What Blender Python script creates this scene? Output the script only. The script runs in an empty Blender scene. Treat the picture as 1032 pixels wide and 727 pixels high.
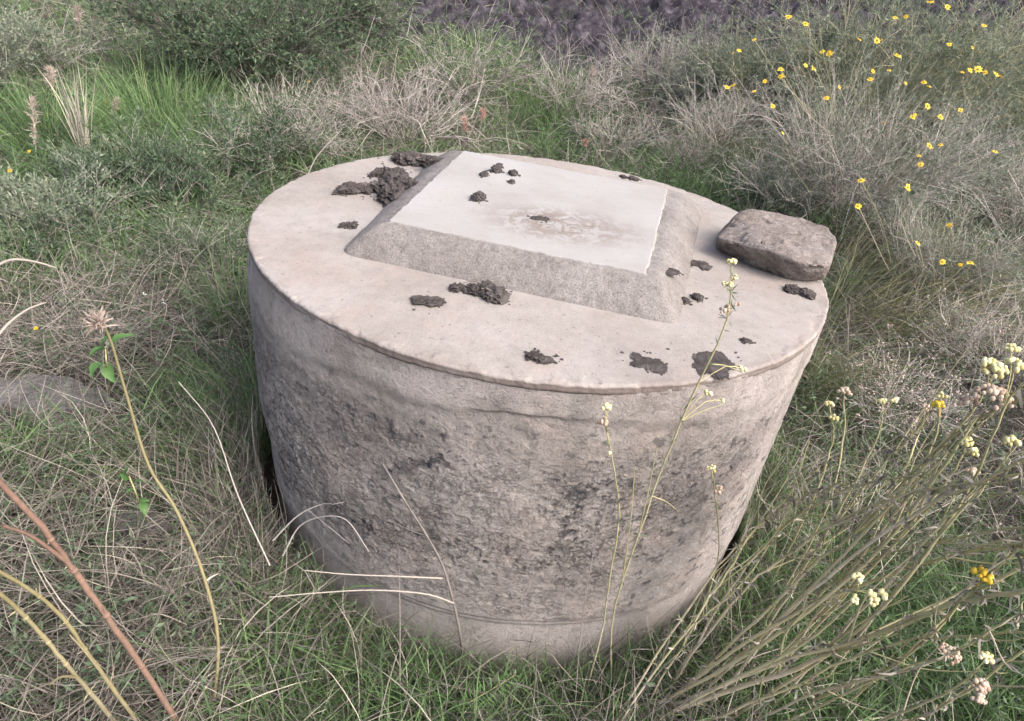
import bpy, bmesh, math, random
import numpy as np
from mathutils import Vector
C = bpy.context
scene = C.scene
COL = scene.collection
rng = np.random.default_rng(7)
random.seed(7)

# ------------------------------------------------------------------ camera
CAM = np.array([0.0, -1.86187, 0.684328])
PITCH, ROLL, YAW, FPX = 0.549589, 0.1308618, -0.0193896, 672.6
IW, IH = 1032.0, 727.0
cp, sp = math.cos(PITCH), math.sin(PITCH)
FWD = np.array([math.sin(YAW)*cp, math.cos(YAW)*cp, -sp])
RGT0 = np.array([math.cos(YAW), -math.sin(YAW), 0.0])
UP0 = np.cross(RGT0, FWD)
RGT = math.cos(ROLL)*RGT0 + math.sin(ROLL)*UP0
UPV = -math.sin(ROLL)*RGT0 + math.cos(ROLL)*UP0
cd = bpy.data.cameras.new('camera')
cam = bpy.data.objects.new('camera', cd)
COL.objects.link(cam)
from mathutils import Matrix
M = Matrix(((RGT[0], UPV[0], -FWD[0], CAM[0]), (RGT[1], UPV[1], -FWD[1], CAM[1]), (RGT[2], UPV[2], -FWD[2], CAM[2]), (0, 0, 0, 1)))
cam.matrix_world = M
cd.sensor_fit = 'HORIZONTAL'
cd.sensor_width = 36.0
cd.lens = FPX/IW*36.0
cd.clip_start = 0.02
cd.clip_end = 1000
scene.camera = cam

# ------------------------------------------------------------------ light
SUN_EL, SUN_AZ = math.radians(46), math.radians(120)      # azimuth from +Y towards +X : high on the right, a little behind the viewer
w = bpy.data.worlds.new('World')
scene.world = w
w.use_nodes = True
nt = w.node_tree
bg = nt.nodes['Background']
sky = nt.nodes.new('ShaderNodeTexSky')
sky.sky_type = 'NISHITA'
sky.sun_disc = False
sky.sun_elevation = SUN_EL
sky.sun_rotation = SUN_AZ
sky.air_density = 0.7
sky.dust_density = 6.0
sky.ozone_density = 1.0
hs = nt.nodes.new('ShaderNodeHueSaturation')          # overcast: most of the blue is gone
hs.inputs['Saturation'].default_value = 0.80
nt.links.new(sky.outputs[0], hs.inputs['Color'])
nt.links.new(hs.outputs[0], bg.inputs[0])
bg.inputs[1].default_value = 0.15
sl = bpy.data.lights.new('sun', 'SUN')
sun = bpy.data.objects.new('sun', sl)
COL.objects.link(sun)
sl.energy = 0.5
sl.angle = math.radians(45)
sl.color = (1.0, 0.975, 0.95)
sdir = Vector((math.sin(SUN_AZ)*math.cos(SUN_EL), math.cos(SUN_AZ)*math.cos(SUN_EL), math.sin(SUN_EL)))
sun.rotation_euler = sdir.to_track_quat('Z', 'Y').to_euler()
vs = scene.view_settings
vs.view_transform = 'Standard'
vs.look = 'None'
vs.gamma = 1.0
vs.use_curve_mapping = False
vs.exposure = 1.6
scene.render.engine = 'CYCLES'
scene.cycles.max_bounces = 5
scene.cycles.diffuse_bounces = 3
scene.cycles.glossy_bounces = 2
scene.cycles.transmission_bounces = 2

# ------------------------------------------------------------------ helpers
def ray(u, v):
    return FWD + RGT*((u-IW/2)/FPX) - UPV*((v-IH/2)/FPX)
def at_dist(u, v, d):
    r = ray(u, v)
    return CAM + r/np.linalg.norm(r)*d
def at_z(u, v, z):
    r = ray(u, v)
    return CAM + r*((z-CAM[2])/r[2])

_perm = np.random.default_rng(3).permutation(4096)
_val = np.random.default_rng(4).random(4096)
def _h(ix, iy, iz):
    return _val[_perm[(ix + _perm[(iy + _perm[iz & 4095]) & 4095]) & 4095]]
def noise3(x, y, z):
    x, y, z = np.broadcast_arrays(np.asarray(x, float), np.asarray(y, float), np.asarray(z, float))
    ix, iy, iz = np.floor(x).astype(int), np.floor(y).astype(int), np.floor(z).astype(int)
    fx, fy, fz = x-ix, y-iy, z-iz
    fx = fx*fx*(3-2*fx); fy = fy*fy*(3-2*fy); fz = fz*fz*(3-2*fz)
    r = 0
    for a in (0, 1):
        for b in (0, 1):
            for c in (0, 1):
                r = r + _h(ix+a, iy+b, iz+c)*(fx if a else 1-fx)*(fy if b else 1-fy)*(fz if c else 1-fz)
    return r
def fbm(x, y, z, o=4):
    s, a, t = 0, 1.0, 0
    for i in range(o):
        s = s + a*noise3(x*2**i+17*i, y*2**i+5*i, z*2**i+9*i)
        t += a
        a *= 0.5
    return s/t
def sm(x, a, b):
    t = np.clip((x-a)/(b-a), 0, 1)
    return t*t*(3-2*t)

def ground_z(x, y):
    x = np.asarray(x, float); y = np.asarray(y, float)
    z = -0.95 + 0.09*sm(-x, 0.2, 1.3) + 0.05*sm(y, -0.4, 0.8)
    z = z + 0.085*np.clip(y-1.2, 0, 6) + 0.30*np.clip(y-7.2, 0, 9) + 0.12*np.clip(y-16.2, 0, 200)
    z = z + 0.07*np.clip(x-1.0, 0, 8)*sm(y, 0, 3) + 0.03*np.clip(x-1, 0, 200)
    z = z + 0.10*(fbm(x*1.3+40, y*1.3+40, 0*x, 3)-0.5)
    return z
def on_ground(u, v):
    r = ray(u, v)
    t = 0.3
    for i in range(4000):
        p = CAM + r*t
        if p[2] < ground_z(p[0], p[1]):
            break
        t += 0.01 if t < 8 else 0.05
    return p

def tag(o, label=None, cat=None, group=None, kind=None):
    if label: o['label'] = label
    if cat: o['category'] = cat
    if group: o['group'] = group
    if kind: o['kind'] = kind
    return o
def empty(name, loc, label, cat, group=None):
    o = bpy.data.objects.new(name, None)
    COL.objects.link(o)
    o.location = [float(c) for c in loc]
    o.empty_display_size = 0.05
    return tag(o, label, cat, group)
def mesh_obj(name, V, F, mat, parent=None, tint=None, smooth=True, extra=None, loc=None):
    """V (n,3); F list of arrays of faces (each m x k); world coordinates; parent's location is subtracted"""
    V = np.asarray(V, float)
    if parent is not None:
        V = V - np.array(parent.location)
    elif loc is not None:
        V = V - np.asarray(loc)
    me = bpy.data.meshes.new(name)
    if not isinstance(F, list): F = [F]
    F = [np.asarray(f, int) for f in F if len(f)]
    me.vertices.add(len(V))
    me.vertices.foreach_set('co', V.astype(np.float32).ravel())
    loops = np.concatenate([f.ravel() for f in F])
    tot = np.concatenate([np.full(len(f), f.shape[1]) for f in F])
    st = np.concatenate([[0], np.cumsum(tot)[:-1]])
    me.loops.add(len(loops))
    me.loops.foreach_set('vertex_index', loops.astype(np.int32))
    me.polygons.add(len(tot))
    me.polygons.foreach_set('loop_start', st.astype(np.int32))
    try: me.polygons.foreach_set('loop_total', tot.astype(np.int32))
    except Exception: pass
    me.polygons.foreach_set('use_smooth', np.full(len(tot), smooth))
    me.update(calc_edges=True)
    me.validate()
    if tint is not None:
        a = me.attributes.new('tint', 'FLOAT', 'POINT')
        a.data.foreach_set('value', np.asarray(tint, np.float32))
    if extra:
        for k, arr in extra.items():
            a = me.attributes.new(k, 'FLOAT', 'POINT')
            a.data.foreach_set('value', np.asarray(arr, np.float32))
    me.materials.append(mat)
    o = bpy.data.objects.new(name, me)
    COL.objects.link(o)
    if parent is not None: o.parent = parent
    elif loc is not None: o.location = [float(c) for c in loc]
    return o

class Geo:
    def __init__(s): s.V, s.F3, s.F4, s.T, s.n = [], [], [], [], 0
    def add(s, V, F3=None, F4=None, T=None):
        V = np.asarray(V, float).reshape(-1, 3)
        if F3 is not None and len(F3): s.F3.append(np.asarray(F3)+s.n)
        if F4 is not None and len(F4): s.F4.append(np.asarray(F4)+s.n)
        s.T.append(np.full(len(V), 0.5) if T is None else (np.full(len(V), T) if np.isscalar(T) else np.asarray(T)))
        s.V.append(V); s.n += len(V)
        return s
    def obj(s, name, mat, parent=None, smooth=True, loc=None):
        F = []
        if s.F3: F.append(np.concatenate(s.F3))
        if s.F4: F.append(np.concatenate(s.F4))
        return mesh_obj(name, np.concatenate(s.V), F, mat, parent, np.concatenate(s.T), smooth, None, loc)

def unit(a): return a/np.maximum(np.linalg.norm(a, axis=-1, keepdims=True), 1e-9)

def ribbons(g, P, W, T, prof=None, side=None):
    """P (N,K,3) centre lines, W (N,) widths"""
    N, K, _ = P.shape
    if prof is None: prof = np.interp(np.linspace(0, 1, K), [0, .3, .75, 1], [.8, 1, .7, .08])
    tan = unit(np.gradient(P, axis=1))
    if side is None:
        side = rng.normal(size=(N, 3)); side[:, 2] *= 0.35
    s = np.cross(tan, unit(side)[:, None, :]); s = unit(s)
    hw = (W[:, None]*prof[None, :]*0.5)[..., None]
    V = np.stack([P-s*hw, P+s*hw], 2).reshape(-1, 3)
    base = (np.arange(N)*K*2)[:, None] + (np.arange(K-1)*2)[None, :]
    F4 = np.stack([base, base+1, base+3, base+2], -1).reshape(-1, 4)
    g.add(V, None, F4, np.repeat(T, K*2))

def tubes(g, P, R, T, sides=3):
    """P (N,K,3), R (N,K)"""
    N, K, _ = P.shape
    if np.ndim(R) == 1: R = R[:, None]*np.ones(K)[None]
    tan = unit(np.gradient(P, axis=1))
    ref = np.zeros((N, 3)); m = unit(tan.mean(1)); ref[:, 2] = 1
    ref[np.abs(m[:, 2]) > .85] = (1, 0, 0)
    a = unit(np.cross(tan, ref[:, None, :])); b = np.cross(tan, a)
    th = np.arange(sides)/sides*2*np.pi
    V = P[:, :, None, :] + R[:, :, None, None]*(a[:, :, None, :]*np.cos(th)[:, None] + b[:, :, None, :]*np.sin(th)[:, None])
    V = V.reshape(-1, 3)
    n0 = (np.arange(N)*K*sides)[:, None, None] + (np.arange(K-1)*sides)[None, :, None]
    j = np.arange(sides); j2 = (j+1) % sides
    F4 = np.stack([n0+j, n0+j2, n0+sides+j2, n0+sides+j], -1).reshape(-1, 4)
    T = np.asarray(T, float)
    g.add(V, None, F4, np.repeat(T, K*sides) if T.ndim == 1 else np.repeat(T.ravel(), sides))

DR = 0.8
def keep_out(P, m=0.030):
    """push points out of the concrete drum"""
    r = np.hypot(P[..., 0], P[..., 1])
    m = m-.018+.022*sm(-P[..., 0]/np.maximum(r, .01), .3, .8)
    ins = (r < DR+m) & (P[..., 2] < 0.25)
    k = np.where(ins, (DR+m+0.01*rng.random(r.shape))/np.maximum(r, 1e-3), 1.0)
    Q = P.copy(); Q[..., 0] *= k; Q[..., 1] *= k
    return Q

def strands(S, D, L, K=5, grav=0.5, curl=0.35, zmin=True):
    """grow N strands from S in directions D"""
    N = len(S)
    P = np.zeros((N, K, 3)); P[:, 0] = S
    d = unit(D); c = rng.normal(size=(N, 3))*curl
    step = (L/(K-1))[:, None]
    g = np.asarray(grav)*np.ones(N)
    for i in range(1, K):
        P[:, i] = P[:, i-1] + d*step
        d = d + c/(K-1) + rng.normal(size=(N, 3))*curl*0.35/(K-1)
        d[:, 2] -= g/(K-1)
        d = unit(d)
    P = keep_out(P)
    if zmin:
        gz = ground_z(P[..., 0], P[..., 1])
        P[:, 1:, 2] = np.maximum(P[:, 1:, 2], gz[:, 1:]+0.004)
    return P

def catmull(pts, n):
    pts = np.asarray(pts, float)
    p = np.vstack([2*pts[0]-pts[1], pts, 2*pts[-1]-pts[-2]])
    m = len(pts)-1
    out = []
    for t in np.linspace(0, m-1e-6, n):
        i = int(t); f = t-i
        a, b, c, d = p[i], p[i+1], p[i+2], p[i+3]
        out.append(0.5*((2*b)+(-a+c)*f+(2*a-5*b+4*c-d)*f*f+(-a+3*b-3*c+d)*f**3))
    return np.array(out)

def ico(sub=2):
    bm = bmesh.new()
    bmesh.ops.create_icosphere(bm, subdivisions=sub, radius=1.0)
    V = np.array([v.co[:] for v in bm.verts]); F = np.array([[v.index for v in f.verts] for f in bm.faces])
    bm.free()
    return V, F
ICO = {s: ico(s) for s in (1, 2, 3, 4, 5)}

# ------------------------------------------------------------------ materials
class NT:
    def __init__(s, name):
        s.m = bpy.data.materials.new(name); s.m.use_nodes = True
        s.t = s.m.node_tree; s.t.nodes.clear()
        s.out = s.n('ShaderNodeOutputMaterial')
    def n(s, typ, ins=None, **kw):
        nd = s.t.nodes.new(typ)
        for k, v in kw.items(): setattr(nd, k, v)
        if ins:
            for k, v in ins.items():
                if isinstance(v, bpy.types.NodeSocket): s.t.links.new(v, nd.inputs[k])
                else: nd.inputs[k].default_value = v
        return nd
    def ramp(s, fac, stops, interp='LINEAR'):
        nd = s.n('ShaderNodeValToRGB', {'Fac': fac})
        nd.color_ramp.interpolation = interp
        e = nd.color_ramp.elements
        while len(e) < len(stops): e.new(0.5)
        for el, (p, c) in zip(e, stops):
            el.position = p
            el.color = (c, c, c, 1) if np.isscalar(c) else (*c, 1)
        return nd.outputs[0]
    def noise(s, vec, scale, detail=4, rough=0.55, dist=0.0):
        return s.n('ShaderNodeTexNoise', {'Vector': vec, 'Scale': scale, 'Detail': detail, 'Roughness': rough, 'Distortion': dist}).outputs['Fac']
    def mix(s, fac, a, b, mode='MIX'):
        nd = s.n('ShaderNodeMix', data_type='RGBA', blend_type=mode)
        for i, v in ((0, fac), (6, a), (7, b)):
            if isinstance(v, bpy.types.NodeSocket): s.t.links.new(v, nd.inputs[i])
            elif i == 0: nd.inputs[0].default_value = v
            else: nd.inputs[i].default_value = (*v, 1) if len(v) == 3 else v
        return nd.outputs[2]
    def math(s, op, a, b=0.0, clamp=False):
        nd = s.n('ShaderNodeMath', operation=op, use_clamp=clamp)
        for i, v in ((0, a), (1, b)):
            if isinstance(v, bpy.types.NodeSocket): s.t.links.new(v, nd.inputs[i])
            else: nd.inputs[i].default_value = v
        return nd.outputs[0]
    def coord(s, which='Object'):
        return s.n('ShaderNodeTexCoord').outputs[which]
    def attr(s, name):
        return s.n('ShaderNodeAttribute', attribute_name=name).outputs['Fac']
    def finish(s, col, rough=0.9, bump=None, bstr=0.3, bdist=0.01, spec=0.2):
        b = s.n('ShaderNodeBsdfPrincipled')
        for k, v in (('Base Color', col), ('Roughness', rough), ('Specular IOR Level', spec)):
            if isinstance(v, bpy.types.NodeSocket): s.t.links.new(v, b.inputs[k])
            elif k == 'Base Color': b.inputs[k].default_value = (*v, 1)
            else: b.inputs[k].default_value = v
        if bump is not None:
            bn = s.n('ShaderNodeBump', {'Height': bump, 'Strength': bstr, 'Distance': bdist})
            s.t.links.new(bn.outputs[0], b.inputs['Normal'])
        s.t.links.new(b.outputs[0], s.out.inputs[0])
        return s.m

def plant_mat(name, stops, transl=0.25, rough=0.6, var=0.25):
    s = NT(name)
    c = s.ramp(s.attr('tint'), stops)
    n = s.noise(s.n('ShaderNodeNewGeometry').outputs['Position'], 2.2, 3)
    n2 = s.noise(s.n('ShaderNodeNewGeometry').outputs['Position'], 90, 2)
    f = s.math('ADD', s.math('MULTIPLY', n, 0.9), s.math('MULTIPLY', n2, 0.5))
    k = s.ramp(f, [(0.42, 1-var), (0.95, 1+var)])
    c = s.mix(1.0, c, k, 'MULTIPLY')
    p = s.n('ShaderNodeBsdfPrincipled', {'Base Color': c, 'Roughness': rough, 'Specular IOR Level': 0.25})
    if transl > 0:
        t = s.n('ShaderNodeBsdfTranslucent', {'Color': c})
        m = s.n('ShaderNodeMixShader', {0: transl, 1: p.outputs[0], 2: t.outputs[0]})
        s.t.links.new(m.outputs[0], s.out.inputs[0])
    else:
        s.t.links.new(p.outputs[0], s.out.inputs[0])
    return s.m

GREEN = [(0, (.070, .110, .055)), (.3, (.10, .168, .068)), (.6, (.14, .225, .090)), (.85, (.19, .285, .115)), (1, (.30, .335, .18))]
DRY = [(0, (.075, .066, .058)), (.3, (.155, .137, .120)), (.6, (.28, .252, .218)), (.85, (.42, .385, .32)), (1, (.54, .50, .40))]
M_green = plant_mat('green grass', GREEN, .3)
M_dry = plant_mat('dry grass', DRY, .12, .75)
M_olive = plant_mat('olive grass', [(0, (.10, .12, .05)), (.4, (.17, .185, .085)), (.7, (.26, .25, .14)), (1, (.36, .32, .20))], .2)
M_leaf = plant_mat('shrub leaves', [(0, (.055, .085, .050)), (.5, (.09, .135, .075)), (.85, (.14, .185, .11)), (1, (.22, .25, .16))], .25)
M_greyleaf = plant_mat('grey green leaves', [(0, (.10, .135, .095)), (.5, (.18, .215, .150)), (1, (.31, .33, .24))], .25)
M_twig = plant_mat('bare twigs', [(0, (.17, .15, .14)), (.5, (.33, .295, .27)), (1, (.52, .475, .43))], 0, .85)
M_darktwig = plant_mat('dark twigs', [(0, (.075, .066, .062)), (.6, (.15, .13, .12)), (1, (.26, .23, .20))], 0, .85)
M_stemg = plant_mat('green brown stems', [(0, (.25, .245, .12)), (.4, (.34, .32, .17)), (.75, (.40, .35, .23)), (1, (.48, .43, .34))], 0, .7)
M_straw = plant_mat('straw stems', [(0, (.19, .165, .085)), (.5, (.245, .215, .12)), (1, (.30, .265, .18))], 0, .6)
M_brown = plant_mat('reddish brown stalk', [(0, (.14, .085, .065)), (1, (.21, .14, .105))], 0, .6, .4)
M_cream = plant_mat('cream buds', [(0, (.50, .44, .18)), (.5, (.62, .57, .30)), (1, (.74, .70, .46))], .1, .8)
M_tanbud = plant_mat('faded buds', [(0, (.34, .24, .18)), (.5, (.47, .36, .27)), (1, (.58, .49, .38))], .1, .8)
M_yellow = plant_mat('yellow petals', [(0, (.58, .38, .03)), (1, (.74, .54, .07))], .2, .6, .1)
M_ycentre = plant_mat('flower centres', [(0, (.45, .20, .02)), (1, (.60, .32, .03))], 0, .9)
M_white = plant_mat('white petals', [(0, (.62, .62, .58)), (1, (.78, .78, .74))], .2, .6, .1)
M_plume = plant_mat('seed plumes', [(0, (.30, .235, .20)), (.5, (.43, .35, .30)), (1, (.55, .48, .42))], .2, .9)
M_pinkplume = plant_mat('pinkish seed plumes', [(0, (.36, .20, .155)), (1, (.52, .34, .28))], .2, .9)
M_broad = plant_mat('broad leaves', [(0, (.07, .15, .045)), (1, (.12, .22, .075))], .35, .45, .2)

def mat_soil():
    s = NT('earth')
    o = s.coord()
    c = s.ramp(s.noise(o, 3, 8, .6), [(.3, (.038, .032, .027)), (.6, (.072, .060, .050)), (.8, (.12, .10, .085))])
    return s.finish(c, .95, s.noise(o, 30, 8, .7), .9, .03)
def mat_plough():
    s = NT('dark ploughed earth')
    o = s.coord()
    c = s.ramp(s.noise(o, 7, 8, .65), [(.36, (.022, .019, .025)), (.52, (.055, .048, .060)), (.68, (.15, .133, .15))])
    return s.finish(c, .95, s.noise(o, 18, 8, .75), 1.0, .06)
def mat_top():
    s = NT('pinkish cement render')
    o = s.coord()
    c = s.ramp(s.noise(o, 3.2, 6, .6), [(.3, (.235, .208, .188)), (.5, (.272, .246, .225)), (.7, (.308, .287, .268))])
    fine = s.noise(o, 260, 3, .7)
    c = s.mix(.5, c, s.ramp(fine, [(.3, .62), (.5, 1.0), (.75, 1.12)]), 'MULTIPLY')
    mid = s.ramp(s.noise(o, 22, 6, .7), [(.35, .84), (.55, 1.0), (.7, 1.05)])
    c = s.mix(.8, c, mid, 'MULTIPLY')
    stain = s.ramp(s.noise(o, 5.5, 8, .72, .4), [(.50, 0.0), (.66, 1.0)])
    c = s.mix(s.math('MULTIPLY', stain, .45), c, (.27, .215, .19))
    sp_ = s.ramp(s.noise(o, 75, 2, .5), [(.66, 1.0), (.72, .45)])
    c = s.mix(.6, c, sp_, 'MULTIPLY')
    c = s.mix(s.attr('edge'), c, (.17, .14, .125))
    h = s.math('ADD', s.math('MULTIPLY', fine, .35), s.noise(o, 45, 6, .7))
    return s.finish(c, .93, h, .5, .006)
def mat_collar():
    s = NT('coarse sandy mortar')
    o = s.coord()
    c = s.ramp(s.noise(o, 6, 6, .6), [(.3, (.170, .152, .140)), (.5, (.212, .193, .180)), (.72, (.258, .238, .224))])
    fine = s.noise(o, 230, 3, .8)
    c = s.mix(.85, c, s.ramp(fine, [(.32, .45), (.5, 1.0), (.72, 1.25)]), 'MULTIPLY')
    c = s.mix(.8, c, s.ramp(s.noise(o, 48, 6, .75), [(.35, .72), (.5, 1.0), (.68, 1.12)]), 'MULTIPLY')
    vor = s.n('ShaderNodeTexVoronoi', {'Vector': o, 'Scale': 150.0}).outputs['Distance']
    h = s.math('ADD', fine, s.math('MULTIPLY', vor, .25))
    return s.finish(c, .95, h, .75, .006)
def mat_plate():
    s = NT('pale smooth cement')
    o = s.coord()
    c = s.ramp(s.noise(o, 4, 6, .6), [(.3, (.245, .230, .218)), (.5, (.276, .264, .253)), (.7, (.302, .294, .286))])
    fine = s.noise(o, 300, 3, .7)
    c = s.mix(.4, c, s.ramp(fine, [(.3, .72), (.5, 1.0), (.75, 1.08)]), 'MULTIPLY')
    # worn brownish patch right of the middle
    mp = s.n('ShaderNodeMapping', {'Vector': o, 'Location': (-0.184, 0.760, 0), 'Scale': (3.8, 6.0, 0)}, vector_type='POINT').outputs[0]
    d = s.n('ShaderNodeVectorMath', {0: mp}, operation='LENGTH').outputs['Value']
    wear = s.math('MULTIPLY', s.ramp(d, [(.35, 1.0), (1.0, 0.0)]), s.ramp(s.noise(o, 24, 9, .78, .9), [(.45, 0.0), (.53, 1.0)]))
    spk = s.ramp(s.noise(o, 60, 3, .6), [(.65, 0.0), (.70, 1.0)])
    c = s.mix(s.math('MULTIPLY', spk, .5), c, (.17, .14, .13))
    c = s.mix(s.math('MULTIPLY', wear, .9), c, (.165, .135, .115))
    far = s.math('MULTIPLY', s.ramp(s.noise(o, 9, 8, .7, .5), [(.60, 0.0), (.68, 1.0)]), .35)
    c = s.mix(far, c, (.29, .25, .225))
    h = s.math('ADD', s.math('MULTIPLY', fine, .3), s.noise(o, 30, 7, .7))
    h = s.math('SUBTRACT', h, s.math('MULTIPLY', wear, .3))
    return s.finish(c, .9, h, .35, .005)
def mat_wall():
    s = NT('weathered concrete wall')
    o = s.coord()
    grime = s.attr('grime'); pale = s.attr('pale'); blk = s.attr('black'); zone = s.attr('zone')
    base = s.ramp(s.noise(o, 5, 8, .62), [(.28, (.235, .210, .191)), (.48, (.31, .281, .258)), (.7, (.38, .350, .325))])
    f2 = s.noise(o, 38, 8, .75)
    base = s.mix(.7, base, s.ramp(f2, [(.32, .6), (.5, 1.0), (.7, 1.15)]), 'MULTIPLY')
    mp = s.n('ShaderNodeMapping', {'Vector': o, 'Scale': (16, 16, 1.6)}).outputs[0]
    st = s.noise(mp, 1.0, 5, .6)
    base = s.mix(.4, base, s.ramp(st, [(.3, .70), (.5, 1.0), (.72, 1.12)]), 'MULTIPLY')
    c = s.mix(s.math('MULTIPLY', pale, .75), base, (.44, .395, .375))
    c = s.mix(s.math('MULTIPLY', grime, .50), c, (.155, .138, .130))
    fine = s.noise(o, 210, 4, .75)
    c = s.mix(.55, c, s.ramp(fine, [(.33, .6), (.5, 1.0), (.7, 1.2)]), 'MULTIPLY')
    # lichen flecks and the curled edges of flakes where the skin has scaled off
    m2 = s.n('ShaderNodeMapping', {'Vector': o, 'Scale': (1, 1, 1.15)}).outputs[0]
    dn = s.n('ShaderNodeTexNoise', {'Vector': m2, 'Scale': 38.0, 'Detail': 5.0, 'Roughness': .7}).outputs['Color']
    wv = s.n('ShaderNodeVectorMath', {0: m2, 1: s.n('ShaderNodeVectorMath', {0: dn, 3: .045}, operation='SCALE').outputs[0]}, operation='ADD').outputs[0]
    ve = s.n('ShaderNodeTexVoronoi', {'Vector': wv, 'Scale': 62.0}, feature='DISTANCE_TO_EDGE').outputs['Distance']
    crack = s.math('MULTIPLY', s.ramp(ve, [(.03, 1.0), (.12, 0.0)]), s.ramp(s.noise(o, 21, 6, .7), [(.47, 0.0), (.56, 1.0)]))
    crack = s.math('MULTIPLY', crack, zone)
    big = s.ramp(s.noise(m2, 8, 5, .65), [(.42, 0.0), (.56, 1.0)])
    fa = s.ramp(s.noise(m2, 44, 7, .68, 1.2), [(.555, 0.0), (.585, 1.0)])
    fb = s.ramp(s.noise(m2, 120, 5, .65, .6), [(.57, 0.0), (.61, 1.0)])
    fl = s.math('ADD', s.math('MULTIPLY', fa, s.math('MULTIPLY', big, zone)), s.math('MULTIPLY', s.math('MULTIPLY', fb, zone), .55), True)
    c = s.mix(s.math('MULTIPLY', crack, .75), c, (.10, .088, .082))
    c = s.mix(s.math('MULTIPLY', fl, .85), c, (.078, .074, .080))
    sc = s.ramp(s.noise(m2, 50, 8, .72, 1.0), [(.58, 0.0), (.63, 1.0)])       # light scars
    c = s.mix(s.math('MULTIPLY', s.math('MULTIPLY', sc, zone), .55), c, (.44, .40, .375))
    pk = s.ramp(s.noise(o, 6.5, 6, .65, .5), [(.52, 0.0), (.64, 1.0)])
    c = s.mix(s.math('MULTIPLY', pk, .35), c, (.43, .36, .32))
    c = s.mix(s.math('MULTIPLY', blk, .9), c, (.050, .050, .058))
    h = s.math('ADD', s.math('MULTIPLY', fine, .5), f2)
    h = s.math('SUBTRACT', h, s.math('MULTIPLY', fl, .5))
    h = s.math('SUBTRACT', h, s.math('MULTIPLY', crack, .5))
    h = s.math('ADD', h, s.math('MULTIPLY', sc, .25))
    return s.finish(c, .93, h, .9, .009)
def mat_rock(name, a, b, c3, sc=1.0):
    s = NT(name)
    o = s.coord()
    c = s.ramp(s.noise(o, 9*sc, 8, .65), [(.3, a), (.52, b), (.75, c3)])
    c = s.mix(.7, c, s.ramp(s.noise(s.n('ShaderNodeMapping', {'Vector': o, 'Rotation': (0, 0, .35), 'Scale': (1, 2.6, 2.6)}).outputs[0], 42*sc, 7, .75), [(.35, .62), (.5, 1.0), (.66, 1.3)]), 'MULTIPLY')
    fine = s.noise(o, 140*sc, 5, .75)
    c = s.mix(.8, c, s.ramp(fine, [(.32, .5), (.5, 1.0), (.72, 1.3)]), 'MULTIPLY')
    h = s.math('ADD', fine, s.math('MULTIPLY', s.noise(o, 40*sc, 6, .7), 1.2))
    return s.finish(c, .95, h, .9, .008, 0.05)
M_soil, M_plough, M_top, M_collar, M_plate, M_wall = mat_soil(), mat_plough(), mat_top(), mat_collar(), mat_plate(), mat_wall()
M_rock = mat_rock('purplish grey stone', (.15, .127, .115), (.225, .196, .178), (.31, .28, .26))
M_stone = mat_rock('field stone', (.10, .094, .088), (.165, .155, .148), (.25, .238, .228))
M_clod = mat_rock('dark soil clod', (.058, .050, .048), (.105, .092, .088), (.20, .178, .168), 3.0)
M_root = plant_mat('pale roots', [(0, (.20, .175, .15)), (1, (.31, .275, .24))], 0, .9)

# ------------------------------------------------------------------ ground
def make_ground():
    def axis(lo, hi, fine_lo, fine_hi, st):
        a = [fine_lo]
        d = st
        while a[-1] > lo: d *= 1.12; a.append(a[-1]-d)
        a = a[::-1]
        b = list(np.arange(fine_lo+st, fine_hi, st)); c = [b[-1]]
        d = st
        while c[-1] < hi: d *= 1.12; c.append(c[-1]+d)
        return np.array(a+b+c[1:])
    X = axis(-300, 300, -3.5, 4.5, .03); Y = axis(-60, 500, -2.5, 7.5, .03)
    xx, yy = np.meshgrid(X, Y)
    zz = ground_z(xx, yy) + .035*(fbm(xx*9, yy*9, 0*xx+3, 4)-.5)*np.exp(-np.hypot(xx, yy)/30)
    nx, ny = len(X), len(Y)
    i = (np.arange(ny-1)[:, None]*nx + np.arange(nx-1)[None]).ravel()
    o = mesh_obj('ground', np.stack([xx, yy, zz], -1).reshape(-1, 3), np.stack([i, i+1, i+1+nx, i+nx], -1), M_soil)
    tag(o, 'brown earth under the grass around the concrete tank', 'ground', kind='structure')
    # ploughed strip behind, a crumbly sheet a hand above the earth
    X = np.arange(-15, 11, .06); Y = np.concatenate([np.arange(5.6, 13, .045), np.arange(13, 30, .3)])
    xx, yy = np.meshgrid(X, Y)
    edge = sm(yy, 5.6, 6.4)*sm(xx, -15, -14)*sm(-xx, -11, -10)
    n = fbm(xx*5, yy*5, 0*xx+8, 5); n2 = fbm(xx*1.6, yy*1.6, 0*xx+2, 3)
    zz = ground_z(xx, yy) + .03 + edge*(.10*n2+.75*np.abs(n-.5)) - (1-edge)*.10
    nx, ny = len(X), len(Y)
    i = (np.arange(ny-1)[:, None]*nx + np.arange(nx-1)[None]).ravel()
    o = mesh_obj('ploughed_soil', np.stack([xx, yy, zz], -1).reshape(-1, 3), np.stack([i, i+1, i+1+nx, i+nx], -1), M_plough)
    tag(o, 'dark purplish ploughed soil at the top behind the shrubs', 'soil', kind='structure')
make_ground()

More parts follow.
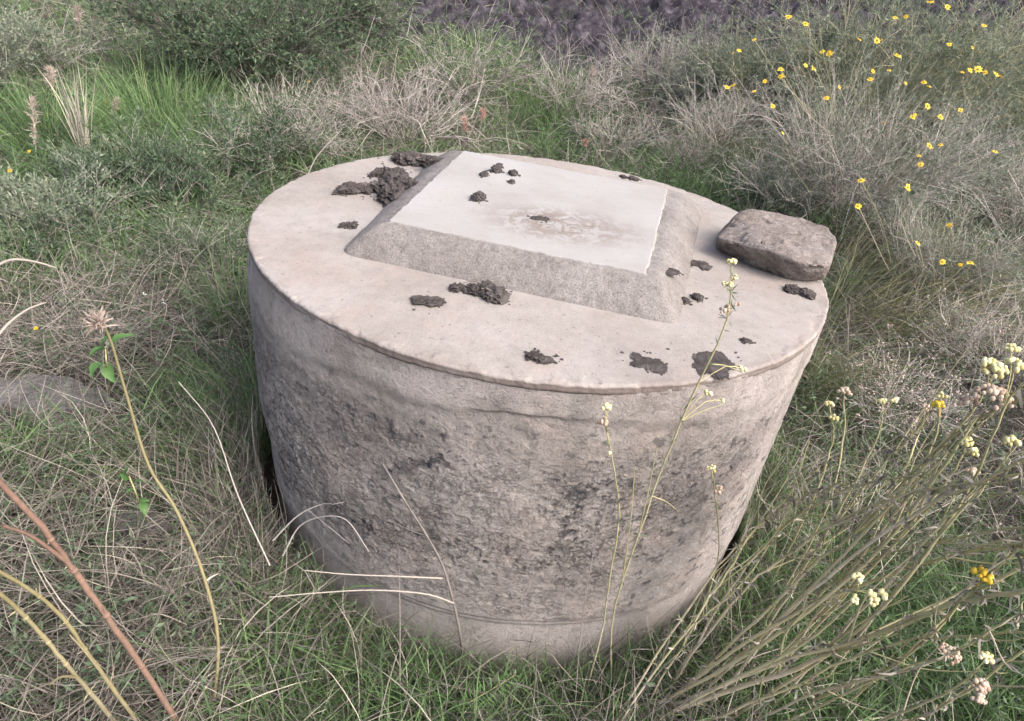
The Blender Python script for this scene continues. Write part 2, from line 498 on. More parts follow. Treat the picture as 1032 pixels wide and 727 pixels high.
# ------------------------------------------------------------------ concrete tank
TANK = empty('concrete_tank', (0, 0, -1.0), 'round weathered concrete tank with a raised square cover, standing in tall grass', 'concrete tank')
def make_tank():
    # wall : denser on the side the photo shows
    th = np.concatenate([np.radians(np.linspace(-205, 25, 1300, endpoint=False)), np.radians(np.linspace(25, 155, 220, endpoint=False))])
    zs = np.linspace(-1.12, -.012, 400)
    T, Z = np.meshgrid(th, zs)
    cx, cy = np.cos(T), np.sin(T)
    px, py = cx*DR, cy*DR
    r = np.full_like(T, DR-.002)
    bul = sm(-cx, .35, .8)*sm(-Z, .03, .16)*(1-sm(-Z, .42, .66))*.020
    r += bul
    wob = .012*(fbm(px*3, py*3, Z*0+1, 3)-.5)
    zj = -.110 + .09*(fbm(px*3.2+3, py*3.2, Z*0+5, 5)-.5)         # upper joint
    zb = -.725 + .02*(fbm(px*2+9, py*2, Z*0+5, 3)-.5)             # lower joint
    rough = sm(-Z, -zj-.01, -zj+.06)*sm(Z, zb-.005, zb+.03)
    r += .5*wob
    jn = sm(fbm(px*3.5+60, py*3.5, Z*0, 4), .40, .56)
    r -= .005*sm(-Z, -zj-.004, -zj+.004+.03*(1-jn))
    r -= .005*np.exp(-((Z-zb)/.007)**2)*sm(fbm(px*5+20, py*5, Z*0, 4), .36, .54)
    r -= .010*sm(-Z, -zb, -zb+.02)
    # swells of the hand-laid render
    r += .014*(fbm(px*2.5, py*2.5, Z*3.2, 4)-.5)
    # chipped, pitted skin
    q = fbm(px*24, py*24, Z*32, 6); q2 = fbm(px*42+7, py*42, Z*55, 4); big = fbm(px*2.6+11, py*2.6+4, Z*3, 3)
    left = sm(-cx, -.62, .10)
    zone = (1-.8*sm(-Z, .60, .68)*sm(-cx, .0, .4))*rough*sm(-Z, .13, .24)*np.clip(.30+.75*sm(big, .38, .56)+.25*left, 0, 1)*(1-.55*sm(cx, .35, .7))
    chips = sm(q, .52, .56)*zone
    r -= .0036*chips
    r += .0040*(q-.5)*(.35+rough) + .0028*(q2-.5)*(.4+rough)
    pits = sm(q2, .66, .72)*zone
    r -= .004*pits
    V = np.stack([cx*r, cy*r, Z], -1).reshape(-1, 3)
    n = len(th); m = len(zs)
    i = (np.arange(m-1)[:, None]*n + np.arange(n)[None]); j = (np.arange(m-1)[:, None]*n + (np.arange(n)+1)[None] % n)
    F = np.stack([i, j, j+n, i+n], -1).reshape(-1, 4)
    g1 = fbm(px*7+2, py*7, Z*9, 6)
    g3 = fbm(px*2.2+31, py*2.2+7, Z*1.2, 4)
    grime = np.clip(zone*(.45*sm(g1, .50, .60)+.20*chips) + .10*rough*left + .55*rough*sm(cx, .15, .35)*sm(-cx, -.72, -.5)*sm(g3+.12*g1, .46, .62)*sm(Z, -.6, -.3) + .55*sm(g3, .50, .66)*rough
                    + .75*np.exp(Z/.16)*sm(fbm(px*15, py*15, Z*.9+3, 4), .50, .64) + .6*jn*np.exp(-((Z-zj)/.008)**2)*sm(fbm(px*9, py*9, Z*0, 4), .42, .55)
                    + .45*np.exp(-((Z-zb)/.008)**2) + .35*sm(-Z, .86, 1.0), 0, 1)
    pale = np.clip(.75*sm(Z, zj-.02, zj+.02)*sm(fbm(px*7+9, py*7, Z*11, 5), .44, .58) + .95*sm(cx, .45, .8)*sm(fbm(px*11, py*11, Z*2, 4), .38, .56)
                   + .35*sm(-Z, -zb+.0, -zb+.03)*sm(g1, .40, .6)*(1-sm(-Z, .84, .93)), 0, 1)
    pale = pale*(1-.7*zone)
    b1 = fbm(px*17+21, py*17, Z*26, 6); b2 = fbm(px*3.1+50, py*3.1, Z*3.6, 3)
    black = .9*sm(b1, .59, .61)*sm(b2, .52, .60)*zone + sm(q2, .665, .69)*rough*.7*sm(b2, .36, .5)
    black = np.clip(black*(1-.5*sm(-cx, .2, .6)), 0, 1)
    mesh_obj('drum_wall', V, F, M_wall, TANK, extra={'grime': grime.ravel(), 'pale': pale.ravel(), 'black': black.ravel(), 'zone': zone.ravel()})
    # top slab with a rounded, crumbling lip
    th = np.concatenate([np.radians(np.linspace(-205, 25, 1100, endpoint=False)), np.radians(np.linspace(25, 155, 300, endpoint=False))])
    prof = []   # (r, z)
    prof += [(x, 0.0) for x in np.linspace(.02, DR-.03, 60)]+[(x, 0.0) for x in np.linspace(DR-.027, DR-.009, 7)]
    for a in np.linspace(0, 90, 9): prof.append((DR-.006+.007*math.sin(math.radians(a)), -.006+.006*math.cos(math.radians(a))))
    prof += [(DR+.000, z) for z in np.linspace(-.009, -.018, 5)]
    prof += [(DR-.004, -.022), (DR-.012, -.024), (DR-.05, -.025)]
    prof = np.array(prof)
    R_, T = np.meshgrid(prof[:, 0], th, indexing='ij'); Z = np.repeat(prof[:, 1][:, None], len(th), 1)
    x0, y0 = R_*np.cos(T), R_*np.sin(T)
    e = sm(R_, DR-.05, DR-.002)
    n1 = fbm(x0*9, y0*9, Z*9, 4)-.5; n2 = fbm(x0*45, y0*45, Z*45+4, 4)-.5
    R2 = R_ + e*(.005*n1+.003*n2+.003*(fbm(x0*90, y0*90, Z*90, 3)-.5))*sm(R_, DR-.03, DR-.005)
    low = sm(-Z, .016, .023)
    Z2 = Z + .005*(fbm(x0*3, y0*3, 0*Z, 3)-.5)*(1-low) + .0015*n2 - e*sm(fbm(x0*22+3, y0*22, 0*Z, 5), .57, .64)*.002*(1-low)
    Z2 -= low*.012*(fbm(np.cos(T)*9, np.sin(T)*9, 0*Z, 4))
    V = np.stack([R2*np.cos(T), R2*np.sin(T), Z2], -1).reshape(-1, 3)
    n = len(th); m = len(prof)
    i = (np.arange(m-1)[:, None]*n + np.arange(n)[None]); j = (np.arange(m-1)[:, None]*n + (np.arange(n)+1)[None] % n)
    F = np.stack([i, i+n, j+n, j], -1).reshape(-1, 4)
    V = np.vstack([V, [[0, 0, 0]]])
    k = np.arange(n); F3 = np.stack([np.full(n, len(V)-1), k, (k+1) % n], -1)
    edge = np.append((sm(-Z, .004, .010)*(.55+.5*sm(n1, -.08, .08))+.35*sm(R_, DR-.03, DR-.004)*sm(fbm(x0*20, y0*20, 0*Z, 4), .48, .58)).ravel(), 0)
    mesh_obj('top_slab', V, [F, F3], M_top, TANK, extra={'edge': np.clip(edge, 0, 1)})
    # raised mortar collar
    HP = .065
    plate = np.array([at_z(391, 224, HP), at_z(651, 278, HP), at_z(673, 192, HP), at_z(467, 153, HP)])[:, :2]
    base = np.array([at_z(341, 256, 0)[:2], at_z(684, 329, 0)[:2], [.545, .445], [-.425, .615]])
    def loop(Q, n, rad):
        P = []
        for a in range(4):
            for t in np.linspace(0, 1, n//4, endpoint=False): P.append(Q[a]*(1-t)+Q[(a+1) % 4]*t)
        P = np.array(P)
        st = 4*.75/len(P); wd = max(1, int(rad/st))
        ker = np.hanning(2*wd+3)[1:-1]; ker /= ker.sum()
        return sum(kk*np.roll(P, s_-wd, 0) for s_, kk in enumerate(ker))
    N = 1200
    A = loop(base, N, .06); B = loop(plate, N, .012)
    ts = np.concatenate([np.linspace(0, .8, 26), np.linspace(.83, 1.0, 9)])
    rows = []
    side = np.arange(N)/(N/4)
    rr = np.full(N, .5); rr[(side >= 1) & (side < 2)] = 1.0           # the right flank is rounded over
    rr = np.convolve(np.r_[rr[-40:], rr, rr[:40]], np.ones(81)/81, 'same')[40:-40]
    for t in ts:
        zst = HP*(t**.85)
        zrd = HP*math.sin(min(1, t*1.15)*math.pi/2)
        z = zst*(1-rr)+zrd*rr
        xy = A*(1-t)+B*t
        rows.append(np.column_stack([xy, z]))
    for t in (.04, .10): rows.append(np.column_stack([B*(1-t)+plate.mean(0)*t, np.full(N, HP-.001)]))
    V = np.array(rows)
    nx_ = .010*(fbm(V[..., 0]*12, V[..., 1]*12, V[..., 2]*12, 4)-.5) + .0045*(fbm(V[..., 0]*60, V[..., 1]*60, V[..., 2]*60, 3)-.5)
    fade = np.ones(len(rows)); fade[0] = .4; fade[-2:] = 0; fade[-3] = .5
    V[..., 2] += nx_*fade[:, None]
    V[0, :, 2] = -.002
    m = len(rows)
    i = (np.arange(m-1)[:, None]*N + np.arange(N)[None]); j = (np.arange(m-1)[:, None]*N + (np.arange(N)+1)[None] % N)
    mesh_obj('raised_collar', V.reshape(-1, 3), np.stack([i, j, j+N, i+N], -1).reshape(-1, 4), M_collar, TANK)
    # cover plate (its own slab, let into the collar, 4 mm proud)
    O = loop(plate, N, .012)
    O = O + .0055*(np.stack([fbm(O[:, 0]*30, O[:, 1]*30, 0*O[:, 0], 4), fbm(O[:, 0]*30+9, O[:, 1]*30, 0*O[:, 0], 4)], -1)-.5)*2
    cc = plate.mean(0)
    rows = [np.column_stack([O, np.full(N, HP-.012)])]
    rows.append(np.column_stack([O, np.full(N, HP+.002)]))
    for s_ in np.concatenate([[.994, .985], np.linspace(.95, .02, 30)]):
        xy = O*s_+cc*(1-s_)
        rows.append(np.column_stack([xy, HP+.0045+.004*(fbm(xy[:, 0]*5, xy[:, 1]*5, 0*xy[:, 0], 3)-.5)]))
    V = np.array(rows); m = len(rows)
    i = (np.arange(m-1)[:, None]*N + np.arange(N)[None]); j = (np.arange(m-1)[:, None]*N + (np.arange(N)+1)[None] % N)
    F = np.stack([i, j, j+N, i+N], -1).reshape(-1, 4)
    V = np.vstack([V.reshape(-1, 3), [[cc[0], cc[1], HP+.0045]]])
    k = np.arange(N); F3 = np.stack([np.full(N, len(V)-1), (m-1)*N+k, (m-1)*N+(k+1) % N], -1)
    mesh_obj('cover_plate', V, [F, F3], M_plate, TANK)
make_tank()
# heights of the tank's upper surfaces, to lay things on them
def top_z(x, y, kind):
    return {'slab': 0.0, 'plate': .070, 'collar': .035}[kind]

# ------------------------------------------------------------------ the stone on the slab
def hull_rock(name, pts, mat, label, cat, group=None, disp=.006, sub=5, seed=0, parent=None):
    bm = bmesh.new()
    for p in pts: bm.verts.new(p)
    r = bmesh.ops.convex_hull(bm, input=bm.verts)
    bmesh.ops.delete(bm, geom=[v for v in bm.verts if not v.link_faces], context='VERTS')
    bmesh.ops.triangulate(bm, faces=bm.faces)
    bmesh.ops.bevel(bm, geom=list(bm.edges), offset=.005, segments=1, affect='EDGES', profile=.6)
    bmesh.ops.triangulate(bm, faces=bm.faces)
    for _ in range(9):
        es = [e for e in bm.edges if e.calc_length() > .006]
        if not es: break
        bmesh.ops.subdivide_edges(bm, edges=es, cuts=1)
        bmesh.ops.triangulate(bm, faces=[f for f in bm.faces if len(f.verts) > 3])
        if len(bm.verts) > 60000: break
    bmesh.ops.remove_doubles(bm, verts=bm.verts, dist=.0008)
    bm.normal_update()
    P = np.array([v.co[:] for v in bm.verts]); Nn = np.array([v.normal[:] for v in bm.verts])
    d = disp*2.2*(fbm(P[:, 0]*9+seed, P[:, 1]*9, P[:, 2]*9, 4)-.5) + disp*1.3*(fbm(P[:, 0]*36+seed, P[:, 1]*36, P[:, 2]*36, 4)-.5)
    d -= disp*.9*sm(fbm(P[:, 0]*18+seed+3, P[:, 1]*18, P[:, 2]*18, 3), .55, .62)
    P = P + Nn*d[:, None]
    F = np.array([[v.index for v in f.verts] for f in bm.faces])
    bm.free()
    c = P.mean(0); c[2] = P[:, 2].min()
    o = mesh_obj(name, P, F, mat, parent, smooth=True, loc=c)
    if label: tag(o, label, cat, group)
    return o
ZT = .10
top = [at_z(u, v, z) for u, v, z in ((722, 241, .055), (746, 214, ZT), (756, 212, ZT+.004), (777, 214, ZT+.004), (807, 220, ZT), (836, 230, ZT-.005), (844, 241, ZT-.01), (842, 256, ZT-.02),
                                     (760, 240, .085), (778, 252, .08), (800, 263, .072), (825, 268, .07), (838, 270, .06))]
bot = [at_z(u, v, 0.0) for u, v in ((721, 250), (735, 257), (755, 267), (779, 277), (807, 284), (831, 286))]
back = [np.array([.80, .12, .004]), np.array([.74, .22, .0]), np.array([.62, .27, .0]), np.array([.56, .22, .0])]
hull_rock('stone', [tuple(p) for p in top+bot+back], M_rock, 'rough brown-grey block of stone lying on the right rim of the concrete tank', 'stone', disp=.0075)

# ------------------------------------------------------------------ clods
def lump(g, c, s, rot, seed, rough=.55, sub=4, base=None):
    V, F = ICO[sub]
    d = 1 + rough*2*(fbm(V[:, 0]*1.7+seed, V[:, 1]*1.7, V[:, 2]*1.7+seed, 4)-.5) + rough*1.5*(fbm(V[:, 0]*6+seed, V[:, 1]*6, V[:, 2]*6, 3)-.5)
    P = V*d[:, None]*np.array(s)
    a = math.radians(rot); ca, sa = math.cos(a), math.sin(a)
    P = np.column_stack([P[:, 0]*ca-P[:, 1]*sa, P[:, 0]*sa+P[:, 1]*ca, P[:, 2]])
    P = P + np.array(c)
    if base is not None: P[:, 2] = np.maximum(P[:, 2], base+.0005*V[:, 2])
    g.add(P, F)
def clod(u, v, wpx, hpx, label, kind='slab', rot=-8, height=.6, pieces=3, seed=0, roots=0, z=None, flat=False):
    z0 = top_z(0, 0, kind) if z is None else z
    c = at_z(u, v, z0)
    a, b = at_z(u-wpx/2, v, z0), at_z(u+wpx/2, v, z0)
    sx = np.linalg.norm(b-a)/2
    a, b = at_z(u, v-hpx/2, z0), at_z(u, v+hpx/2, z0)
    sy = np.linalg.norm(b-a)/2*.8
    r = random.Random(seed*7+1)
    sz = min(sx, sy)*height*.78
    root = empty('soil_clod', c, label, 'clod of soil') if roots else None
    g = Geo()
    if pieces == 1: lump(g, (c[0], c[1], z0+sz*.5), (sx, sy, sz), rot, seed*3.3, .5, base=z0)
    else:
        ca, sa = math.cos(math.radians(rot)), math.sin(math.radians(rot))
        if flat and pieces > 4: pieces *= 3
        for k in range(pieces):
            t = (k/(pieces-1)-.5)*1.25
            ox, oy = t*sx, (r.random()-.5)*sy*(1.0 if flat else .8)
            f = r.uniform(.45, .75) if abs(t) > .2 else r.uniform(.6, .8)
            if flat and pieces > 8:
                a_ = r.random()*6.28; q_ = math.sqrt(r.random())*.78; ox, oy = math.cos(a_)*q_*sx, math.sin(a_)*q_*sy; f = r.uniform(.22, .50)
            lump(g, (c[0]+ox*ca-oy*sa, c[1]+ox*sa+oy*ca, z0+sz*f*.5), (sx*f*(1.6/min(pieces, 5)+.25), sy*f*1.15, sz*f*(.6 if flat else 1.0)), rot+r.uniform(-30, 30), seed*3.3+k*5.7, .62, base=z0)
    # crumbs broken off it
    for k in range(10 if flat else 8+5*min(pieces, 4)):
        an = r.uniform(0, 6.28); q = r.uniform(.8, 1.7); cs = r.uniform(.0010, .0040)
        lump(g, (c[0]+math.cos(an)*sx*q, c[1]+math.sin(an)*sy*q, z0+cs*.3), (cs*1.3, cs, cs*.7), an*57, seed+k*1.7, .5, 1)
    if root:
        g.obj('soil', M_clod, root, smooth=False)
        gg = Geo()
        for k in range(roots):
            an = math.radians(rot+r.uniform(-60, 60)+(180 if r.random() < .4 else 0)); L = sx*r.uniform(.7, 1.5)
            st = np.array([c[0]+r.uniform(-.4, .4)*sx, c[1]+r.uniform(-.4, .4)*sy, z0+sz*r.uniform(.5, 1.1)])
            e_ = st+np.array([math.cos(an)*L, math.sin(an)*L, 0]); e_[2] = z0+.004
            mid = (st+e_)/2+np.array([r.uniform(-.01, .01), r.uniform(-.01, .01), .006])
            P = catmull([st, mid, e_], 9)[None]
            tubes(gg, P, np.linspace(.0022, .0009, 9)[None]*r.uniform(.7, 1.3), np.array([r.random()]), 5)
        gg.obj('root', M_root, root)
    else:
        o = g.obj('soil_clod', M_clod, None, smooth=False, loc=c)
        tag(o, label, 'clod of soil')
clod(361, 194, 25, 15, 'rounded dark soil clod left of the root clump on the left rear of the slab', seed=1, height=.8, pieces=3)
clod(407, 196, 62, 26, 'largest dark root-filled soil clump, against the left rear of the collar', seed=2, rot=35, height=.5, pieces=9, roots=7)
clod(392, 179, 34, 17, 'dark soil lump directly behind the largest root-filled clump', seed=3, rot=10, height=.5, pieces=5)
clod(416, 164, 46, 12, 'long flat soil crumble with a grass root on the slab by the rear left rim', seed=4, rot=-4, height=.6, pieces=6, roots=3)
clod(441, 165, 17, 6, 'small soil scrap between the rear rim clump and the pale cover plate', kind='collar', seed=5, height=.8, pieces=2)
clod(352, 228, 12, 8, 'small dark clod on the slab just behind the left corner of the collar', seed=6, height=.9, pieces=2)
clod(482, 201, 13, 7, 'single dark clod on the left half of the pale cover plate', kind='plate', seed=7, height=.9, pieces=1)
clod(500, 173, 10, 4, 'tiny dark crumb on the rear of the cover plate, middle of a scattered few', kind='plate', seed=8, height=.9, pieces=1)
clod(488, 177, 7, 4, 'tiny dark crumb on the cover plate, leftmost of the scattered few at its rear', kind='plate', seed=9, height=.9, pieces=1)
clod(517, 176, 8, 4, 'tiny dark crumb on the cover plate, rightmost of the scattered few at its rear', kind='plate', seed=10, height=.9, pieces=1)
clod(503, 168, 6, 3, 'tiny dark crumb on the cover plate, rearmost of all', kind='plate', seed=11, height=.8, pieces=1)
clod(516, 184, 6, 3, 'tiny dark crumb on the cover plate behind the worn patch', kind='plate', seed=12, height=.8, pieces=1)
clod(544, 221, 15, 6, 'small brown smear of soil in the worn middle of the cover plate', kind='plate', seed=13, height=.35, pieces=3, flat=True)
clod(633, 180, 14, 4, 'thin dark scrap of soil behind the right rear corner of the cover plate', kind='collar', seed=14, height=.7, pieces=2)
clod(430, 307, 24, 15, 'round flat dark clod on the slab, leftmost of those in front of the collar', seed=15, height=.55, pieces=2, flat=True)
clod(467, 292, 20, 9, 'small dark lump touching the left end of the rooted clod in front of the collar', seed=16, height=.8, pieces=2)
clod(490, 297, 36, 17, 'dark clod with pale roots lying against the front of the collar', seed=17, height=.85, pieces=3, roots=6)
clod(546, 361, 24, 13, 'dark oblong clod near the front rim of the slab', seed=18, rot=-30, height=.6, pieces=3)
clod(651, 367, 40, 19, 'flat grey-black patch of crumbled soil near the front rim below the collar', seed=19, rot=-16, height=.25, pieces=5, flat=True)
clod(715, 366, 52, 30, 'widest flat patch of crumbled soil, behind the flower stem at the front right rim', seed=20, rot=-5, height=.18, pieces=8, flat=True)
clod(705, 268, 18, 8, 'narrow streak of soil on the slab between collar and stone', seed=22, rot=-35, height=.4, pieces=3, flat=True)
clod(690, 304, 9, 5, 'small dark clod by the rounded front right foot of the collar', seed=23, height=.7, pieces=1)
clod(703, 301, 11, 6, 'small dark clod just right of the collar, nearer the stone', seed=24, height=.7, pieces=1)
clod(806, 294, 18, 11, 'dark brown clod on the slab in front of the stone', seed=25, rot=-25, height=.6, pieces=2)
clod(752, 344, 10, 4, 'tiny dark clod on the slab right of the flower stem', seed=26, height=.7, pieces=1)
clod(675, 274, 18, 8, 'dark streak of soil stuck on the rounded right flank of the collar', kind='collar', z=.052, seed=21, rot=60, height=.3, pieces=3, flat=True)
# ------------------------------------------------------------------ vegetation : the mass nobody could count
def patch(u, v, r):
    p = on_ground(u, v); return (p[0], p[1], r)
GREENS = [patch(150, 140, .9), patch(60, 210, .7), patch(20, 470, .18), patch(200, 460, .22), patch(240, 660, .25), patch(470, 700, .2), patch(370, 690, .2), patch(230, 430, .2),
          patch(860, 640, .28), patch(960, 620, .3), patch(820, 700, .2), patch(880, 450, .2), patch(560, 130, .5), patch(700, 190, .35), patch(470, 60, .5), patch(1010, 690, .2), patch(20, 700, .12)]
DRYS = [patch(80, 330, .45), patch(130, 570, .38), patch(260, 560, .28), patch(90, 690, .2), patch(30, 400, .3), patch(900, 380, .5), patch(820, 570, .2), patch(380, 110, .5), patch(640, 130, .4), patch(950, 480, .3), patch(20, 640, .3)]
STONES = [patch(30, 418, .11), patch(80, 420, .10), patch(148, 550, .06)]
def wgt(x, y, L):
    s = 0
    for a, b, r in L: s = s + np.exp(-((x-a)**2+(y-b)**2)/(2*r*r))
    return s
def scatter(n, rmin=.75, rmax=9, p=1.4, az=64):
    """seeds around the viewpoint, thinning with distance"""
    u = rng.random(n)
    e = 2-p
    r = (rmin**e + u*(rmax**e-rmin**e))**(1/e)
    a = np.radians(rng.uniform(-az, az, n))
    x = CAM[0]+np.sin(a)*r; y = CAM[1]+np.cos(a)*r
    k = (np.hypot(x, y) > DR+.01) & (rng.random(n) > .72*wgt(x, y, STONES))
    return x[k], y[k], r[k]
def seedpts(x, y, dz=0.0): return np.stack([x, y, ground_z(x, y)-.01+dz], -1)
def rdir(n, up):
    a = rng.random(n)*2*np.pi
    return np.stack([np.cos(a), np.sin(a), up*np.ones(n)], -1)

# fresh blades, in tufts
x, y, r = scatter(23000, rmax=10.5)
wg = .12 + .30*sm(y, .2, 1.2) + .8*sm(fbm(x*2.3, y*2.3, 0*x, 3), .42, .62) + 1.3*wgt(x, y, GREENS) - .9*wgt(x, y, DRYS)
k = rng.random(len(x)) < np.clip(wg, .05, 1); x, y, r = x[k], y[k], r[k]
m = 9
tx = np.repeat(x, m); ty = np.repeat(y, m); tr = np.repeat(r, m)
tw = np.repeat(np.clip(wgt(x, y, GREENS), 0, 1), m)
tx = tx + rng.normal(0, .018, len(tx)); ty = ty + rng.normal(0, .018, len(ty))
L = rng.uniform(.06, .20, len(tx))*(1+.35*tw)*(1+.08*tr)*np.repeat(rng.uniform(.7, 1.25, len(x)), m)
P = strands(seedpts(tx, ty), rdir(len(tx), rng.uniform(.5, 2.6, len(tx))), L, 5, rng.uniform(.3, 1.6, len(tx)), .3)
g = Geo(); ribbons(g, P, rng.uniform(.0018, .0042, len(tx))*np.where(rng.random(len(tx)) < .15, 1.7, 1)*(1+.10*np.clip(tr-2, 0, 9)), np.clip(np.repeat(rng.normal(.38, .16, len(x)), m)+rng.normal(0, .14, len(tx)), 0, 1))
a_ = rng.uniform(np.pi*.93, np.pi*2.12, 900); q_ = DR+.02+rng.gamma(1.3, .07, 900)
x = np.repeat(np.cos(a_)*q_, 8)+rng.normal(0, .012, 7200); y = np.repeat(np.sin(a_)*q_, 8)+rng.normal(0, .012, 7200); n = len(x)
P = strands(seedpts(x, y), rdir(n, rng.uniform(.6, 3, n)), rng.uniform(.05, .17, n)*(1+.8*sm(-x, .4, .8)+.8*sm(x, .4, .8)), 5, rng.uniform(.3, 1.6, n), .3)
ribbons(g, P, rng.uniform(.0018, .0045, n), np.clip(rng.normal(.5, .2, n), 0, 1))
tag(g.obj('green_grass', M_green), 'short fresh green grass growing in tufts around the concrete tank', 'grass', kind='stuff')

# dead thatch : long thin pale stems lying every way
x, y, r = scatter(110000, rmax=10.5)
wd = .40 + .6*sm(fbm(x*1.9+30, y*1.9, 0*x, 3), .40, .6) + 1.0*wgt(x, y, DRYS) - .55*wgt(x, y, GREENS)
k = rng.random(len(x)) < np.clip(wd, .12, 1); x, y, r = x[k], y[k], r[k]
n = len(x)
L = rng.uniform(.08, .34, n)*(1+.05*r)
up = rng.gamma(1.6, .36, n)
P = strands(seedpts(x, y, rng.uniform(0, .10, n)), rdir(n, up), L, 6, rng.uniform(.1, 1.0, n), .75)
g = Geo(); ribbons(g, P, rng.uniform(.0012, .0033, n)*(1+.14*np.clip(r-2, 0, 9)), rng.beta(1.5, 2.5, n))
x, y, r = scatter(14000, rmax=7)           # broken bits and curled dead blades
n = len(x)
P = strands(seedpts(x, y, rng.uniform(.01, .09, n)), rdir(n, rng.uniform(-.3, .9, n)), rng.uniform(.02, .09, n), 4, .2, 1.2)
ribbons(g, P, rng.uniform(.003, .006, n)*(1+.1*np.clip(r-2, 0, 9)), rng.beta(2, 2, n))
a_ = rng.uniform(np.pi*.93, np.pi*2.12, 5200); q_ = DR+.01+rng.gamma(1.3, .06, 5200)      # crowding the foot of the tank
a_ = np.concatenate([a_, rng.uniform(np.pi*.95, np.pi*1.32, 3600)]); q_ = np.concatenate([q_, DR+.03+rng.gamma(1.3, .07, 3600)])
x, y = np.cos(a_)*q_, np.sin(a_)*q_; n = len(x)
P = strands(seedpts(x, y), rdir(n, rng.uniform(.5, 3, n)), rng.uniform(.05, .20, n)*(1+.8*sm(-x, .4, .8)+.8*sm(x, .4, .8)), 6, rng.uniform(.1, 1, n), .6)
ribbons(g, P, rng.uniform(.0012, .0030, n), rng.beta(2, 2.2, n))
x, y, r = scatter(9000, rmax=8.5)          # standing dead stems
k = rng.random(len(x)) < np.clip(.35+.9*wgt(x, y, DRYS), 0, 1); x, y, r = x[k], y[k], r[k]; n = len(x)
P = strands(seedpts(x, y), rdir(n, rng.uniform(.3, 2.2, n)), rng.uniform(.16, .46, n), 7, rng.uniform(.1, .7, n), .45)
ribbons(g, P, rng.uniform(.0016, .0032, n)*(1+.14*np.clip(r-2, 0, 9)), rng.beta(2.6, 2.4, n))
tag(g.obj('dry_grass', M_dry), 'thin dead grey and straw coloured grass stems matted between the green', 'dry grass', kind='stuff')

# low leafy herbs : sprigs of small narrow leaves
def leaves(g, pos, d, L, W, T):
    """flat pointed leaves: pos (N,3) base, d (N,3) direction"""
    n = len(pos); d = unit(d)
    s = unit(np.cross(d, rng.normal(size=(n, 3)))); up = np.cross(s, d)
    L = L[:, None]; W = W[:, None]
    V = np.stack([pos, pos+d*L*.45+s*W*.5+up*L*.06, pos+d*L, pos+d*L*.45-s*W*.5+up*L*.06], 1).reshape(-1, 3)
    b = np.arange(n)[:, None]*4
    g.add(V, np.concatenate([b+np.array([0, 1, 2]), b+np.array([0, 2, 3])]), None, np.repeat(T, 4))
x, y, r = scatter(16000, rmax=8.5)
wl = .18 + 1.1*sm(fbm(x*1.5+80, y*1.5, 0*x, 3), .50, .64) + 1.2*wgt(x, y, [patch(80, 240, .6), patch(200, 200, .5), patch(120, 420, .3), patch(640, 190, .3)])
k = (rng.random(len(x)) < np.clip(wl, .03, 1)) & (r > 1.1); x, y, r = x[k], y[k], r[k]
n = len(x); m = 12
P = strands(seedpts(x, y), rdir(n, rng.uniform(.8, 3, n)), rng.uniform(.08, .26, n), 7, .3, .5)
g = Geo(); ribbons(g, P, np.full(n, .002), np.full(n, .3))
ti = rng.integers(1, 7, (n, m)); pos = P[np.arange(n)[:, None], ti] + rng.normal(0, .004, (n, m, 3))
d = rdir(n*m, rng.uniform(-.2, 1.3, n*m))
leaves(g, pos.reshape(-1, 3), d, rng.uniform(.012, .034, n*m)*np.repeat(1+.05*r, m), rng.uniform(.004, .008, n*m)*np.repeat(1+.08*r, m), np.clip(rng.normal(.5, .22, n*m), 0, 1))
tag(g.obj('low_herbs', M_leaf), 'low grey-green leafy weeds creeping through the grass', 'ground cover', kind='stuff')

# ------------------------------------------------------------------ shrubs
def twig_tree(base, R, H, n0, n1, n2, spread=1.0, lean=(0, 0), curl=.5, r0=.0035, K=7, grav=.15, l1=.5, l2=.35):
    """three orders of twigs rising from one base; returns list of (P, R)"""
    base = np.asarray(base, float)
    a = rng.random(n0)*2*np.pi; q = np.sqrt(rng.random(n0))*spread
    D = np.stack([np.cos(a)*q*R/H+lean[0], np.sin(a)*q*R/H+lean[1], np.ones(n0)], -1)
    L = H*rng.uniform(.65, 1.1, n0)*np.linalg.norm(D, axis=1)
    S = base + np.stack([np.cos(a), np.sin(a), 0*a], -1)*(R*.18*rng.random(n0))[:, None]
    S[:, 2] = ground_z(S[:, 0], S[:, 1])-.01
    P0 = strands(S, D, L, K, grav, curl)
    out = [(P0, np.linspace(1, .35, K)[None]*rng.uniform(.6, 1.1, n0)[:, None]*r0)]
    def child(P, n, l, rr, tmin=2):
        i = rng.integers(0, len(P), n); t = rng.integers(tmin, P.shape[1]-1, n)
        S = P[i, t]; tan = unit(P[i, t+1]-P[i, t])
        D = tan*.9+rng.normal(size=(n, 3))*.62; D[:, 2] += .12
        Ls = l*np.linalg.norm(P[i, -1]-P[i, 0], axis=1)*rng.uniform(.5, 1.1, n)
        Pc = strands(S, D, Ls, 5, grav*.6, curl)
        return Pc, np.linspace(1, .4, 5)[None]*rng.uniform(.6, 1.1, n)[:, None]*rr
    P1, R1 = child(P0, n1, l1, r0*.6); out.append((P1, R1))
    if n2:
        P2, R2 = child(P1, n2, l2/l1*1.4, r0*.4, 1); out.append((P2, R2))
    return out
SC = 1.25
